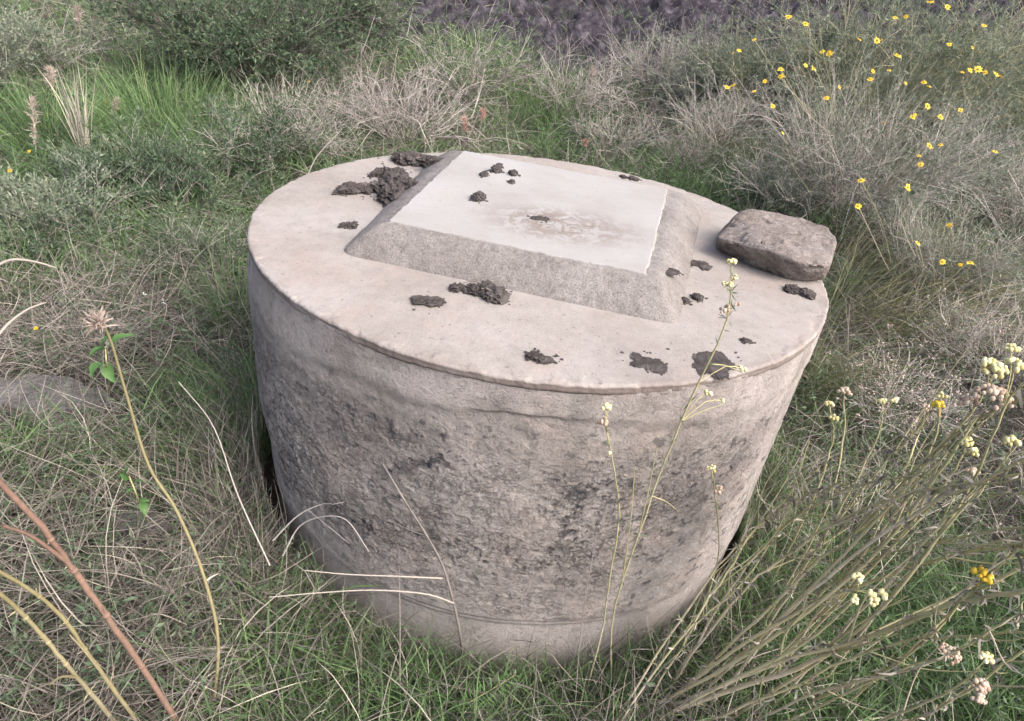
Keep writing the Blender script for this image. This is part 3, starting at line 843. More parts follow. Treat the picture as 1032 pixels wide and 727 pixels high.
def shrub(name, label, cat, u, v, R, H, n, mat, leafmat=None, nleaf=0, ll=(.015, .035), lw=(.004, .008), lean=(0, 0), r0=.0035, group=None, flowers=None, tone=.5, grav=.15, curl=.5, spread=1.0, seedheads=0, base=None):
    b = on_ground(u, v) if base is None else np.array([base[0], base[1], float(ground_z(*base))])
    root = empty(name, b, label, cat, group)
    H = H*((.92 if 380 < u < 700 else SC) if v < 180 else 1)
    tw = twig_tree(b, R, H, *n, lean=lean, r0=r0*1.2, grav=grav, curl=curl, spread=spread)
    g = Geo()
    for P, Rr in tw: tubes(g, P, Rr, np.clip(rng.normal(tone, .22, len(P)), 0, 1))
    g.obj('branches', mat, root)
    ends = np.concatenate([P[:, 2:].reshape(-1, 3) for P, _ in tw[1:]])
    if nleaf:
        g = Geo()
        p = ends[rng.integers(0, len(ends), nleaf)] + rng.normal(0, .008, (nleaf, 3))
        rel = p-(b+[0, 0, H*.2]); d = unit(rel)*.7+rng.normal(size=(nleaf, 3))*.7; d[:, 2] += .25
        cl = fbm(p[:, 0]*6, p[:, 1]*6, p[:, 2]*6, 3)
        leaves(g, p, d, rng.uniform(*ll, nleaf), rng.uniform(*lw, nleaf), np.clip((cl-.5)*1.6+rng.normal(.45, .18, nleaf), 0, 1))
        g.obj('foliage', leafmat, root)
    if seedheads:
        g = Geo(); V, F = ICO[1]
        tips = np.concatenate([P[:, -1] for P, _ in tw[1:]])
        for p in tips[rng.integers(0, len(tips), seedheads)]:
            for q in range(3): g.add(V*rng.uniform(.003, .0055)*[1, 1, .8]+p+rng.normal(0, .006, 3), F, None, rng.random())
        tag(g.obj('seed_heads', M_plume, root), kind='stuff')
    return root, tw

def daisy(parent, p, size, name='flower_head', face=None):
    f = unit(np.array(face if face is not None else [rng.normal(0, .35), -.55+rng.normal(0, .3), .8]))
    a = unit(np.cross(f, [0, .3, 1.0])); b = np.cross(f, a)
    g = Geo(); k = 8; ph = rng.random()*6
    for i in range(k):
        t = ph+i/k*2*np.pi+rng.normal(0, .08)
        d = a*math.cos(t)+b*math.sin(t); s = np.cross(f, d); L = size*.5*rng.uniform(.85, 1.1); dr = f*size*rng.uniform(-.10, .08)
        V = np.array([p+d*L*.2-s*size*.05, p+d*L*.2+s*size*.05, p+d*L*.65+s*size*.115+dr*.4, p+d*L+dr+s*.02*size, p+d*L*.65-s*size*.115+dr*.4])
        g.add(V, [[0, 1, 2], [0, 2, 4], [4, 2, 3]], None, rng.random())
    o = g.obj(name, M_yellow, parent)
    g = Geo(); V, F = ICO[1]; M3 = np.stack([a, b, f], 0)
    g.add((V*[size*.15, size*.15, size*.09])@M3+p+f*size*.03, F, None, rng.random())
    c = g.obj('disc', M_ycentre, None)
    me = c.data; c.parent = o                      # o carries no transform of its own: inherit the parent's frame
    n = len(me.vertices); co = np.empty(n*3, np.float32); me.vertices.foreach_get('co', co)
    me.vertices.foreach_set('co', (co.reshape(-1, 3)-np.array(parent.location)).ravel().astype(np.float32)); me.update()
    return o

def flowers_on(root, pix, d, size, tw=None):
    """yellow daisies on thin stalks that grow out of the shrub"""
    b = np.array(root.location); g = Geo(); sts = []
    size *= 1.0
    for u, v in pix:
        dd = d(u, v) if callable(d) else d
        p = at_dist(u, v, dd+rng.normal(0, .08))
        s = b+(p-b)*.60+rng.normal(0, .02, 3)+[0, 0, -.08]
        P = catmull([s, (s+p)/2+rng.normal(0, .015, 3), p], 7)
        sts.append(P)
        daisy(root, p, size*rng.uniform(.65, 1.3))
    P = np.array(sts); tubes(g, P, np.full((len(P), 7), .0009), rng.random(len(P)))
    g.obj('flower_stalks', M_stemg, root)

# leafy green shrubs, upper left
shrub('leafy_shrub', 'dark green leafy shrub, the widest one, at the top left of centre', 'shrub', 245, 95, .95, .62, (60, 420, 900), M_darktwig, M_leaf, 38000, (.024, .048), (.007, .013), r0=.005)
shrub('leafy_shrub', 'dark green leafy shrub right of the widest one, before the ploughed soil', 'shrub', 340, 62, .8, .55, (50, 300, 600), M_darktwig, M_leaf, 20000, (.024, .048), (.007, .013), r0=.005)
shrub('leafy_shrub', 'low grey-green leafy shrub at the left edge above the grey mat of dry stems', 'shrub', 60, 235, .42, .26, (40, 240, 300), M_twig, M_greyleaf, 9000, (.018, .040), (.005, .010), r0=.003)
shrub('leafy_shrub', 'low grey-green leafy shrub left of the tank, near its left rear rim', 'shrub', 190, 215, .40, .26, (36, 220, 300), M_twig, M_leaf, 8000, (.018, .038), (.005, .010), r0=.003)
shrub('leafy_shrub', 'leafy grey-green shrub behind the green tufts, at the upper left edge', 'shrub', 30, 85, .6, .34, (50, 260, 400), M_twig, M_greyleaf, 12000, (.02, .045), (.006, .011), r0=.004)
shrub('leafy_shrub', 'soft green leafy shrub between the tall pale tuft and the low shrubs, left', 'shrub', 135, 195, .40, .20, (44, 240, 360), M_twig, M_leaf, 10000, (.02, .04), (.005, .010), r0=.003)
shrub('leafy_shrub', 'small leafy shrub touching the left rear rim of the tank', 'shrub', 262, 178, .36, .30, (36, 200, 300), M_twig, M_leaf, 7500, (.018, .04), (.005, .009), r0=.003)
shrub('leafy_shrub', 'low leafy shrub at the left edge just above the pale arched twig', 'shrub', 40, 262, .34, .20, (36, 200, 260), M_twig, M_leaf, 6000, (.016, .034), (.004, .008), r0=.0026)
shrub('leafy_shrub', 'low leafy weed shrub close to the left side of the tank rim', 'shrub', 215, 275, .26, .22, (30, 180, 240), M_twig, M_leaf, 3800, (.014, .03), (.004, .007), r0=.0024)
shrub('leafy_shrub', 'grey-green shrub left of the daisies, behind the thicket of fine twigs', 'shrub', 715, 120, .62, .50, (50, 260, 500), M_twig, M_greyleaf, 14000, (.02, .05), (.004, .008), r0=.0036)
# bare twiggy shrubs behind the tank
TW = 'leafless shrub'
shrub('bare_shrub', 'pale leafless twiggy shrub between the leafy shrub and the middle of the rear rim', TW, 410, 150, .60, .52, (46, 230, 420), M_twig, M_leaf, 700, r0=.0044, tone=.55, curl=.5)
shrub('bare_shrub', 'pale leafless shrub with a fresh green heart, top centre', TW, 470, 105, .62, .52, (46, 230, 400), M_twig, M_green, 1800, (.05, .10), (.004, .008), r0=.0044, tone=.55, curl=.5)
shrub('bare_shrub', 'grey leafless shrub behind the right rear of the cover plate', TW, 575, 120, .66, .56, (48, 240, 420), M_twig, M_leaf, 1500, r0=.0044, tone=.50, curl=.5)
shrub('bare_shrub', 'grey leafless shrub reaching the top edge, right of centre', TW, 655, 95, .62, .62, (46, 230, 400), M_twig, M_greyleaf, 2200, r0=.0044, tone=.45, curl=.45)
shrub('bare_shrub', 'greyish leafless shrub with a few leaves at the left rear of the tank', TW, 300, 160, .48, .36, (50, 300, 400), M_twig, M_leaf, 2200, r0=.003, tone=.5, curl=.8)
shrub('bare_shrub', 'low grey tangle of leafless twigs behind the right rear rim, left of the stone', TW, 690, 175, .36, .34, (50, 260, 300), M_twig, M_green, 900, r0=.003, tone=.4, curl=.9)
# daisy shrubs, right
r1, t1 = shrub('daisy_shrub', 'tall grey-green feathery shrub full of yellow daisies, top right', 'flowering shrub', 870, 150, .95, .80, (80, 520, 900), M_stemg, M_greyleaf, 34000, (.03, .07), (.004, .008), r0=.0034, tone=.5)
flowers_on(r1, [(829, 52), (902, 18), (957, 45), (980, 48), (846, 88), (905, 56), (760, 40), (787, 70), (787, 77), (820, 69), (812, 66), (889, 40), (884, 41), (877, 80), (880, 72), (896, 71), (913, 84), (931, 83), (936, 87), (970, 73), (978, 71), (986, 70), (993, 73), (1004, 75), (1008, 77), (866, 40), (812, 24), (955, 7), (938, 2), (992, 26), (913, 17)], 3.45, .030)
r2, t2 = shrub('daisy_shrub', 'grey-green shrub with a pair of yellow daisies behind the bare right-hand shrub', 'flowering shrub', 755, 125, .60, .60, (50, 320, 600), M_stemg, M_greyleaf, 12000, (.03, .06), (.004, .008), r0=.003)
flowers_on(r2, [(733, 88), (739, 86), (745, 51), (738, 54), (771, 82), (760, 92), (779, 107), (795, 17)], 3.6, .030)
r3, t3 = shrub('bare_shrub', 'big fan of bare grey twigs with yellow daisies, up and right of the stone', TW, 850, 215, .85, .74, (120, 700, 1000), M_twig, M_greyleaf, 13000, (.02, .05), (.003, .006), r0=.0028, tone=.6, curl=.45, lean=(.08, -.1))
flowers_on(r3, [(922, 116), (920, 118), (935, 107), (948, 118), (968, 111), (926, 157), (928, 166), (937, 147), (948, 146), (789, 134), (833, 99), (836, 54), (891, 124)], 2.95, .026)
r4, t4 = shrub('daisy_shrub', 'thin low shrub with yellow daisies to the right of the stone', 'flowering shrub', 935, 290, .48, .42, (70, 380, 500), M_twig, M_greyleaf, 7000, (.02, .04), (.003, .005), r0=.0026)
flowers_on(r4, [(868, 182), (865, 208), (915, 189), (950, 264), (968, 267), (925, 245), (1003, 153), (978, 265), (957, 227)], 2.3, .022)
shrub('bare_shrub', 'dense grey low tangle of twigs at the right edge beyond the yellow everlasting stems', TW, 985, 380, .42, .34, (60, 340, 420), M_twig, M_greyleaf, 900, r0=.0022, tone=.6, curl=.8, seedheads=260)
shrub('bare_shrub', 'grey seedy tangle of twigs just right of the tank below the stone', TW, 890, 430, .34, .30, (50, 280, 360), M_twig, M_leaf, 500, r0=.0020, tone=.6, curl=.8, seedheads=260)
shrub('bare_shrub', 'tangled grey thicket of fine twigs directly behind the stone', TW, 790, 215, .48, .42, (80, 420, 500), M_twig, M_greyleaf, 6000, r0=.0028, tone=.6, curl=.8)
shrub('daisy_shrub', 'grey-green feathery shrub in the top right corner', 'flowering shrub', 1010, 140, .80, .70, (60, 360, 700), M_stemg, M_greyleaf, 14000, (.03, .07), (.004, .008), r0=.0034)
shrub('bare_shrub', 'leafless shrub at the right edge level with the stone', TW, 1015, 235, .55, .55, (80, 420, 560), M_twig, M_greyleaf, 7000, r0=.0026, tone=.6, seedheads=160)
# mats of grey dead stems, left
shrub('bare_shrub', 'flattened grey mat of dead stems at the left edge', TW, 70, 345, .48, .16, (150, 420, 300), M_twig, None, 0, r0=.0016, tone=.5, curl=1.0, grav=.8)
shrub('bare_shrub', 'tangle of thin grey stems lying left of the tank base beside the leaning yellow-green stem', TW, 255, 590, .26, .18, (90, 220, 200), M_twig, None, 0, r0=.0012, tone=.45, curl=.9, grav=.6)
shrub('bare_shrub', 'flattened grey tangle of dead stems right of the brown stalk', TW, 120, 640, .30, .12, (110, 240, 200), M_darktwig, None, 0, r0=.0013, tone=.8, curl=.9, grav=.8)

# ------------------------------------------------------------------ grass tussocks
def tussock(label, u, v, n, L, up, lean, mat, W=(.0014, .003), grav=.8, tone=.5, rad=.05, K=9, name='grass_tussock', group=None):
    b = on_ground(u, v)
    a = rng.random(n)*2*np.pi; q = np.sqrt(rng.random(n))
    x = b[0]+np.cos(a)*q*rad; y = b[1]+np.sin(a)*q*rad
    D = np.stack([np.cos(a)*q+lean[0], np.sin(a)*q+lean[1], up*rng.uniform(.6, 1.3, n)], -1)
    P = strands(seedpts(x, y), D, L*rng.uniform(.5, 1.1, n), K, grav, .22)
    g = Geo(); ribbons(g, P, rng.uniform(*W, n), np.clip(rng.normal(tone, .22, n), 0, 1))
    o = g.obj(name, mat, None, loc=b)
    return tag(o, label, 'grass tuft', group)
tussock('bright green grass tuft, tallest, left of the leafy shrubs', 165, 130, 420, .50, 2.4, (0, -.1), M_green, (.003, .006), rad=.42, tone=.6)
tussock('green grass tuft at the far left below the pale seed plumes', 50, 150, 300, .50, 1.6, (0, 0), M_green, (.003, .006), rad=.2, tone=.5)
tussock('bright green grass tuft just left of the leafy shrub near the tank', 225, 170, 260, .46, 1.7, (0, 0), M_green, (.003, .005), rad=.15, tone=.62)
tussock('yellowish-green leaning tuft sweeping right from beside the tank rim', 850, 330, 420, .75, .55, (1.1, .25), M_olive, (.0014, .003), rad=.12, tone=.45, grav=.35)
tussock('dry olive tuft sweeping to the right edge, above the flower stems', 905, 350, 420, .80, .45, (1.2, .35), M_olive, (.0014, .003), rad=.16, tone=.6, grav=.3)
tussock('green and straw grass hanging against the right side of the tank', 815, 400, 460, .50, 1.0, (.35, -.25), M_olive, (.0014, .003), rad=.10, tone=.4, grav=1.3)
tussock('fresh green tuft beside the tank, left of its lower right edge', 775, 520, 240, .34, 1.2, (.2, -.1), M_green, (.0016, .0035), rad=.08, tone=.45, grav=1.0)
tussock('green tuft under the right hand flower stems', 850, 640, 300, .26, 1.1, (.1, 0), M_green, (.002, .004), rad=.12, tone=.5)
tussock('green tuft in the lower right corner', 985, 640, 300, .28, 1.1, (0, 0), M_green, (.002, .004), rad=.12, tone=.5)
tussock('green tuft at the left foot of the tank', 275, 470, 300, .30, 1.4, (-.1, -.1), M_green, (.0016, .0035), rad=.08, tone=.4, grav=1.0)
tussock('long thin green tuft against the left side of the tank, halfway down', 262, 440, 300, .42, 2.2, (-.05, 0), M_green, (.0016, .0034), rad=.08, tone=.45, grav=1.2)
tussock('grass tuft in front of the tank, right of the broken twig', 545, 690, 46, .17, 1.7, (.25, .1), M_green, (.002, .004), rad=.04, tone=.4)
tussock('grass tuft against the tank at its lower right', 655, 655, 90, .20, 1.6, (.3, -.1), M_green, (.0016, .003), rad=.05, tone=.35)
tussock('small bright tuft below the leaning yellow-green stem', 235, 675, 220, .17, .9, (0, 0), M_green, (.002, .0036), rad=.09, tone=.62)
tussock('straw and green tuft at the foot of the broken twig', 400, 670, 260, .20, 1.0, (0, 0), M_olive, (.0016, .003), rad=.12, tone=.6)
tussock('bright green tuft at the left edge under the flattened stems', 10, 490, 260, .22, 1.2, (0, 0), M_green, (.0018, .0036), rad=.10, tone=.7)
tussock('fine tawny tuft beside the green broad-leaved sprig', 160, 490, 160, .22, 1.2, (0, 0), M_olive, (.0012, .0024), rad=.05, tone=.75)
tussock('tall pale dry grass tuft with narrow seed heads, upper left', 88, 165, 60, .60, 9, (0, 0), M_dry, (.003, .006), rad=.03, tone=.85, grav=.2)
tussock('fresh green tuft behind the rear right rim of the tank', 700, 200, 220, .26, 1.3, (0, 0), M_green, (.002, .004), rad=.10, tone=.5)
tussock('bright green tuft inside the pale leafless shrub, top centre', 480, 62, 240, .42, 1.8, (0, 0), M_green, (.004, .008), rad=.12, tone=.8)

tussock('green grass tuft rising left of the flat grey stone', 15, 300, 200, .30, 1.8, (.1, 0), M_green, (.0018, .0036), rad=.10, tone=.5)
tussock('loose green tuft against the upper left side of the tank', 238, 330, 260, .34, 2.0, (.05, 0), M_green, (.0016, .0034), rad=.10, tone=.5)
tussock('straw-coloured tuft among the leafy shrubs behind the left rim', 285, 135, 130, .45, 2.2, (0, 0), M_dry, (.0025, .0045), rad=.16, tone=.6)
tussock('tall green tuft between the leafless shrubs behind the cover plate', 545, 120, 260, .46, 2.0, (0, 0), M_green, (.003, .005), rad=.25, tone=.6)
tussock('olive tuft behind the right rear rim, left of the thicket of fine twigs', 735, 165, 260, .40, 1.8, (.1, 0), M_olive, (.002, .004), rad=.18, tone=.5)
tussock('olive tuft arching over the right edge level with the stone', 960, 300, 300, .60, .8, (.7, .2), M_olive, (.0016, .0034), rad=.14, tone=.55, grav=.6)
tussock('long straw and olive blades arching right from under the stone', 860, 285, 420, .80, .6, (1.1, .3), M_olive, (.0016, .0032), rad=.16, tone=.7, grav=.45)
tussock('pale straw blades sweeping right, between the daisies and the seedy tangles', 930, 330, 340, .70, .5, (1.1, .35), M_dry, (.0014, .0028), rad=.18, tone=.6, grav=.4)
tussock('dry straw tuft among the leaning flower stems', 860, 560, 260, .36, 1.0, (.4, 0), M_dry, (.0014, .0028), rad=.14, tone=.65, grav=.7)
tussock('dry straw tuft hugging the lower right wall of the tank', 765, 590, 260, .24, 1.5, (.2, -.1), M_dry, (.0014, .0028), rad=.08, tone=.5, grav=.9)
shrub('bare_shrub', 'straw-grey leafless shrub behind the right rear rim, beside the leafy grey-green one', TW, 715, 160, .46, .46, (60, 300, 420), M_twig, M_greyleaf, 2500, r0=.0034, tone=.6, curl=.6)
shrub('bare_shrub', 'low straw-grey leafless shrub right behind the rear rim, behind the cover plate', TW, 620, 155, .42, .30, (56, 280, 380), M_twig, M_leaf, 1200, r0=.0034, tone=.62, curl=.7)
# ------------------------------------------------------------------ plumes
def plume(label, u, v, du, dv, hgt, mat, dist_off=0.0, n=260, fat=.035, L=.16):
    """dried feathery seed plume on a thin stem; (u,v) is where the plume shows, (du,dv) where the stem meets the ground"""
    b = on_ground(du, dv)
    d = np.linalg.norm(b-CAM)+dist_off
    t = at_dist(u, v, d)
    root = empty('seed_plume', b, label, 'dry plume')
    ax = unit(t-b)
    P = catmull([b, (b+t)/2+[0, 0, .02], t], 10)[None]
    g = Geo(); tubes(g, P, np.linspace(.0025, .0012, 10)[None], np.array([.7]), 4); g.obj('stem', M_dry, root)
    s = rng.random(n)
    pos = t-ax*(s*L)[:, None]
    D = ax*.8+rng.normal(size=(n, 3))*.5
    Pp = strands(pos, D, fat*rng.uniform(.5, 1.3, n)*np.sin(np.clip(s+.12, 0, 1)*np.pi)**.6+.006, 4, .3, .5, False)
    g = Geo(); ribbons(g, Pp, rng.uniform(.002, .005, n), rng.random(n)); g.obj('plume', mat, root)
    return root
plume('pale drooping seed plume in the grass at the far upper left', 32, 100, 38, 170, .4, M_plume, L=.30, fat=.05)
plume('fawn seed plume at the top left, against the leafy shrub', 238, 6, 240, 60, .5, M_plume, L=.16, fat=.05)
plume('fawn seed plume near the left top corner', 78, 8, 84, 60, .5, M_plume, L=.18, fat=.06)
plume('short grey-pink plume right of the tall dry tuft', 117, 100, 108, 140, .4, M_plume, L=.14, fat=.04)
plume('pinkish brown dried plume behind the left rear of the cover plate', 468, 120, 474, 155, .3, M_pinkplume, L=.10, fat=.05)
plume('small pinkish dried plume right of the pinkish brown one', 487, 112, 480, 156, .3, M_pinkplume, L=.07, fat=.04)
plume('orange-brown dried tuft behind the middle of the rear rim', 590, 142, 592, 168, .3, M_pinkplume, L=.05, fat=.03)
plume('pale grey furry seed spike behind the right half of the cover plate', 597, 68, 592, 150, .4, M_plume, L=.14, fat=.03)
plume('whitish woolly seed spike just behind the stone', 808, 195, 806, 225, .3, M_plume, L=.08, fat=.025)
plume('bushy brown-grey plume at the left, in the green grass', 50, 70, 55, 120, .3, M_plume, L=.16, fat=.06)

# ------------------------------------------------------------------ slender flowering stems (everlastings)
def cluster(g, c, axis, w, n, rb, flat=.6):
    V, F = ICO[2]
    axis = unit(np.asarray(axis)); a = unit(np.cross(axis, [.3, .2, 1])); b = np.cross(axis, a)
    for i in range(n):
        q = math.sqrt(rng.random())*w; t = rng.random()*6.283
        p = c+a*q*math.cos(t)+b*q*math.sin(t)+axis*((1-(q/w)**2)*w*flat+rng.normal(0, rb*.4))
        s = rb*rng.uniform(.7, 1.15)
        g.add((V*[s, s, s*1.15])+p, F, None, rng.random())
def flower_plant(label, ctrl, heads, name='everlasting', r=(.0026, .0014), mat=None, nl=26, group=None, branches=(), leafmat=None):
    """ctrl: list of world points, base first; heads: (point, width, count, bud radius, material)"""
    b = np.array(ctrl[0]); root = empty(name, b, label, 'wild flower', group)
    K = 26
    P = keep_out(catmull(ctrl, K), .03)
    P[1:-1] += rng.normal(0, .0006, (K-2, 3))
    g = Geo(); tubes(g, P[None], np.linspace(r[0], r[1], K)[None], np.clip(np.linspace(.8, .2, K)+rng.normal(0, .1, K), 0, 1)[None], 6); g.obj('stem', mat or M_stemg, root)
    for br in branches:
        k = int(br[0]*(K-1)); e = np.array(br[1]); s = P[k]
        mid = (s+e)/2+unit(P[min(K-1, k+2)]-P[k])*np.linalg.norm(e-s)*.06
        g = Geo(); tubes(g, catmull([s, mid, e], 9)[None], np.linspace(r[1]*1.1, r[1]*.7, 9)[None], np.array([.4]), 5); g.obj('side_stem', mat or M_stemg, root)
    if nl:
        i = rng.integers(2, K-1, nl); d = unit(P[i]-P[i-1])*.7+rng.normal(size=(nl, 3))*.8
        g = Geo(); leaves(g, P[i], d, rng.uniform(.010, .028, nl), rng.uniform(.0022, .0045, nl), rng.random(nl)); g.obj('leaves', leafmat or M_greyleaf, root)
    for p, w_, n_, rb, m_ in heads:
        j = int(np.argmin(np.linalg.norm(P-np.array(p), axis=1))); ax = unit(np.array(p)-P[max(0, min(j, K-1)-3)])+[0, 0, .5]
        g = Geo(); cluster(g, np.array(p), ax, w_, n_, rb)
        if np.linalg.norm(P[-1]-np.array(p)) > w_*1.2:
            tubes(g, catmull([P[max(0, j-1)], (P[j]+np.array(p))/2, np.array(p)], 5)[None], np.full((1, 5), .0009), np.array([.3]), 4)
        g.obj('flower_head', m_, root)
    return root
def GP(u, v):                     # ground under a pixel, also just outside the frame
    return on_ground(u, v)
D_ = at_dist
def F_(u, v, gap=.05):            # on the upright cylinder a hand's breadth off the tank wall
    r = ray(u, v); r = r/np.linalg.norm(r)
    a = r[0]**2+r[1]**2; bb = 2*(CAM[0]*r[0]+CAM[1]*r[1]); c = CAM[0]**2+CAM[1]**2-(DR+gap)**2
    return CAM+r*((-bb-math.sqrt(max(0, bb*bb-4*a*c)))/(2*a))
# three stems in front of the tank
b = F_(606, 727, .06); b[2] = ground_z(b[0], b[1])
flower_plant('slender green stem rising before the tank to pale yellow buds over the front right rim', [b, F_(618, 620), F_(645, 535), F_(668, 470), F_(697, 400), F_(728, 335), F_(736, 300), F_(737, 268)],
             [(F_(737, 265), .007, 9, .0036, M_cream), (F_(741, 281), .007, 6, .0032, M_cream), (F_(733, 288), .008, 8, .0034, M_cream), (F_(731, 312), .009, 10, .0036, M_tanbud), (F_(742, 308), .006, 5, .0032, M_tanbud),
              (F_(748, 372), .008, 8, .0034, M_cream), (F_(713, 398), .009, 9, .0034, M_cream), (F_(728, 404), .005, 4, .003, M_cream)], r=(.0023, .0013), nl=90,
             branches=[(.60, F_(705, 392)), (.64, F_(748, 376)), (.55, F_(728, 408)), (.36, F_(684, 516)), (.30, F_(662, 450)), (.22, F_(640, 470))])
b = F_(582, 727, .07); b[2] = ground_z(b[0], b[1])
flower_plant('thin pale stem topped by cream buds, left one of the stems before the tank', [b, F_(606, 640), F_(615, 580), F_(624, 520), F_(617, 465), F_(610, 428)],
             [(F_(611, 411), .009, 14, .0036, M_cream), (F_(608, 426), .009, 12, .0036, M_tanbud), (F_(614, 457), .004, 3, .003, M_cream)], r=(.0022, .0013), nl=50, branches=[(.93, F_(612, 414))])
b = F_(700, 680, .07); b[2] = ground_z(b[0], b[1])
flower_plant('short green stem with brownish buds under cream ones, before the lower right of the tank', [b, F_(712, 610), F_(724, 560), F_(723, 520), F_(719, 482)],
             [(F_(717, 473), .009, 10, .0034, M_cream), (F_(724, 494), .012, 18, .0034, M_tanbud)], r=(.0024, .0015), nl=34)
# sheaf of long stems leaning right
def lean(label, pts, heads, **k):
    p0 = GP(*pts[0][:2]); c = [p0]+[D_(*q) for q in pts[1:]]
    return flower_plant(label, c, heads, **k)
lean('leaning stem with the brownest broad flower head at the right edge', [(640, 722), (760, 655, 1.72), (880, 560, 1.55), (950, 470, 1.42), (985, 420, 1.38)],
     [(D_(1000, 402, 1.36), .030, 60, .0044, M_tanbud), (D_(975, 405, 1.38), .014, 18, .004, M_tanbud)], r=(.0050, .0020), nl=60)
lean('leaning stem with the tallest cream-yellow heads near the right edge', [(690, 715), (800, 610, 1.66), (905, 500, 1.5), (975, 420, 1.42), (998, 385, 1.38)],
     [(D_(1003, 374, 1.37), .018, 34, .0042, M_cream), (D_(995, 366, 1.37), .010, 12, .004, M_cream)], r=(.0042, .0018), nl=50)
lean('leaning stem with a flower head cut by the right edge', [(720, 735), (860, 640, 1.6), (960, 520, 1.45), (1018, 400, 1.33)],
     [(D_(1022, 368, 1.3), .014, 22, .004, M_cream), (D_(1019, 353, 1.3), .009, 12, .0036, M_cream)], r=(.0042, .0018), nl=50)
lean('upright stem with yellow buds right of the lower tank edge', [(770, 600), (812, 520, 1.75), (838, 450, 1.66), (838, 420, 1.63)],
     [(D_(836, 409, 1.62), .010, 12, .0038, M_cream), (D_(840, 422, 1.63), .009, 9, .0038, M_cream)], r=(.0026, .0014), nl=40)
lean('stem ending in a single brown faded head right of the tank', [(780, 610), (830, 520, 1.74), (850, 440, 1.64), (850, 405, 1.61)],
     [(D_(851, 396, 1.6), .013, 18, .004, M_tanbud)], r=(.0024, .0014), nl=30)
lean('stem with a small pair of cream heads, middle of the right-hand sheaf', [(760, 640), (830, 540, 1.68), (880, 450, 1.56), (890, 415, 1.52)],
     [(D_(889, 406, 1.51), .009, 10, .0036, M_cream), (D_(901, 404, 1.51), .008, 8, .0036, M_cream)], r=(.0026, .0014), nl=40)
lean('stem with a bright yellow-green head between cream heads of the sheaf', [(790, 660), (880, 560, 1.62), (935, 460, 1.5), (947, 420, 1.46)],
     [(D_(946, 409, 1.45), .009, 12, .0036, M_yellow), (D_(949, 400, 1.45), .007, 8, .0034, M_cream)], r=(.0028, .0014), nl=40)
lean('thick stem along the sheaf with two cream heads at mid length', [(645, 735), (720, 695, 1.78), (800, 655, 1.62), (850, 615, 1.5), (866, 592, 1.46)],
     [(D_(865, 583, 1.45), .010, 14, .0042, M_cream), (D_(878, 603, 1.46), .013, 20, .0042, M_cream), (D_(889, 600, 1.46), .009, 10, .004, M_cream), (D_(862, 605, 1.46), .009, 10, .004, M_cream)], r=(.0046, .0020), nl=50)
lean('green stem with a flat bright yellow head low at the right', [(840, 720), (900, 670, 1.62), (955, 620, 1.52), (985, 592, 1.46)],
     [(D_(990, 580, 1.45), .014, 18, .0044, M_yellow)], r=(.0024, .0015), nl=16)
lean('leaning stem with a cream head above a brown one, lower right corner', [(800, 760), (880, 730, 1.6), (950, 700, 1.45), (985, 675, 1.38)],
     [(D_(993, 664, 1.36), .010, 14, .004, M_cream), (D_(987, 692, 1.37), .012, 18, .004, M_tanbud), (D_(985, 704, 1.37), .010, 12, .004, M_tanbud)], r=(.0030, .0015), nl=24)
lean('leaning stem with dull brown head in the middle of the lower right', [(760, 745), (850, 700, 1.66), (920, 670, 1.56), (948, 664, 1.53)],
     [(D_(957, 660, 1.52), .020, 30, .0036, M_tanbud)], r=(.0030, .0016), nl=24)
lean('leaning stem with a cream head just below the brownest broad head', [(760, 700), (880, 570, 1.6), (950, 490, 1.48), (972, 455, 1.44)],
     [(D_(974, 446, 1.43), .010, 14, .004, M_cream), (D_(981, 456, 1.43), .008, 8, .004, M_cream)], r=(.0028, .0014), nl=40)
lean('leaning stem with a small tan head, lower of those under the brownest broad head', [(740, 700), (860, 590, 1.62), (940, 510, 1.5), (975, 485, 1.46)],
     [(D_(978, 476, 1.45), .010, 14, .004, M_tanbud)], r=(.0026, .0014), nl=40)
lean('stem with a cream head at the right edge, below the broad brown one', [(820, 700), (930, 560, 1.5), (1000, 480, 1.4), (1018, 455, 1.37)],
     [(D_(1020, 446, 1.36), .011, 16, .004, M_cream)], r=(.0028, .0014), nl=40)
lean('stem with two greyed heads in the silvery tangle, right of the tank', [(850, 600), (900, 500, 1.66), (925, 440, 1.6), (932, 420, 1.58)],
     [(D_(933, 412, 1.57), .010, 12, .0036, M_tanbud), (D_(921, 424, 1.58), .008, 9, .0036, M_plume)], r=(.0024, .0014), nl=30)
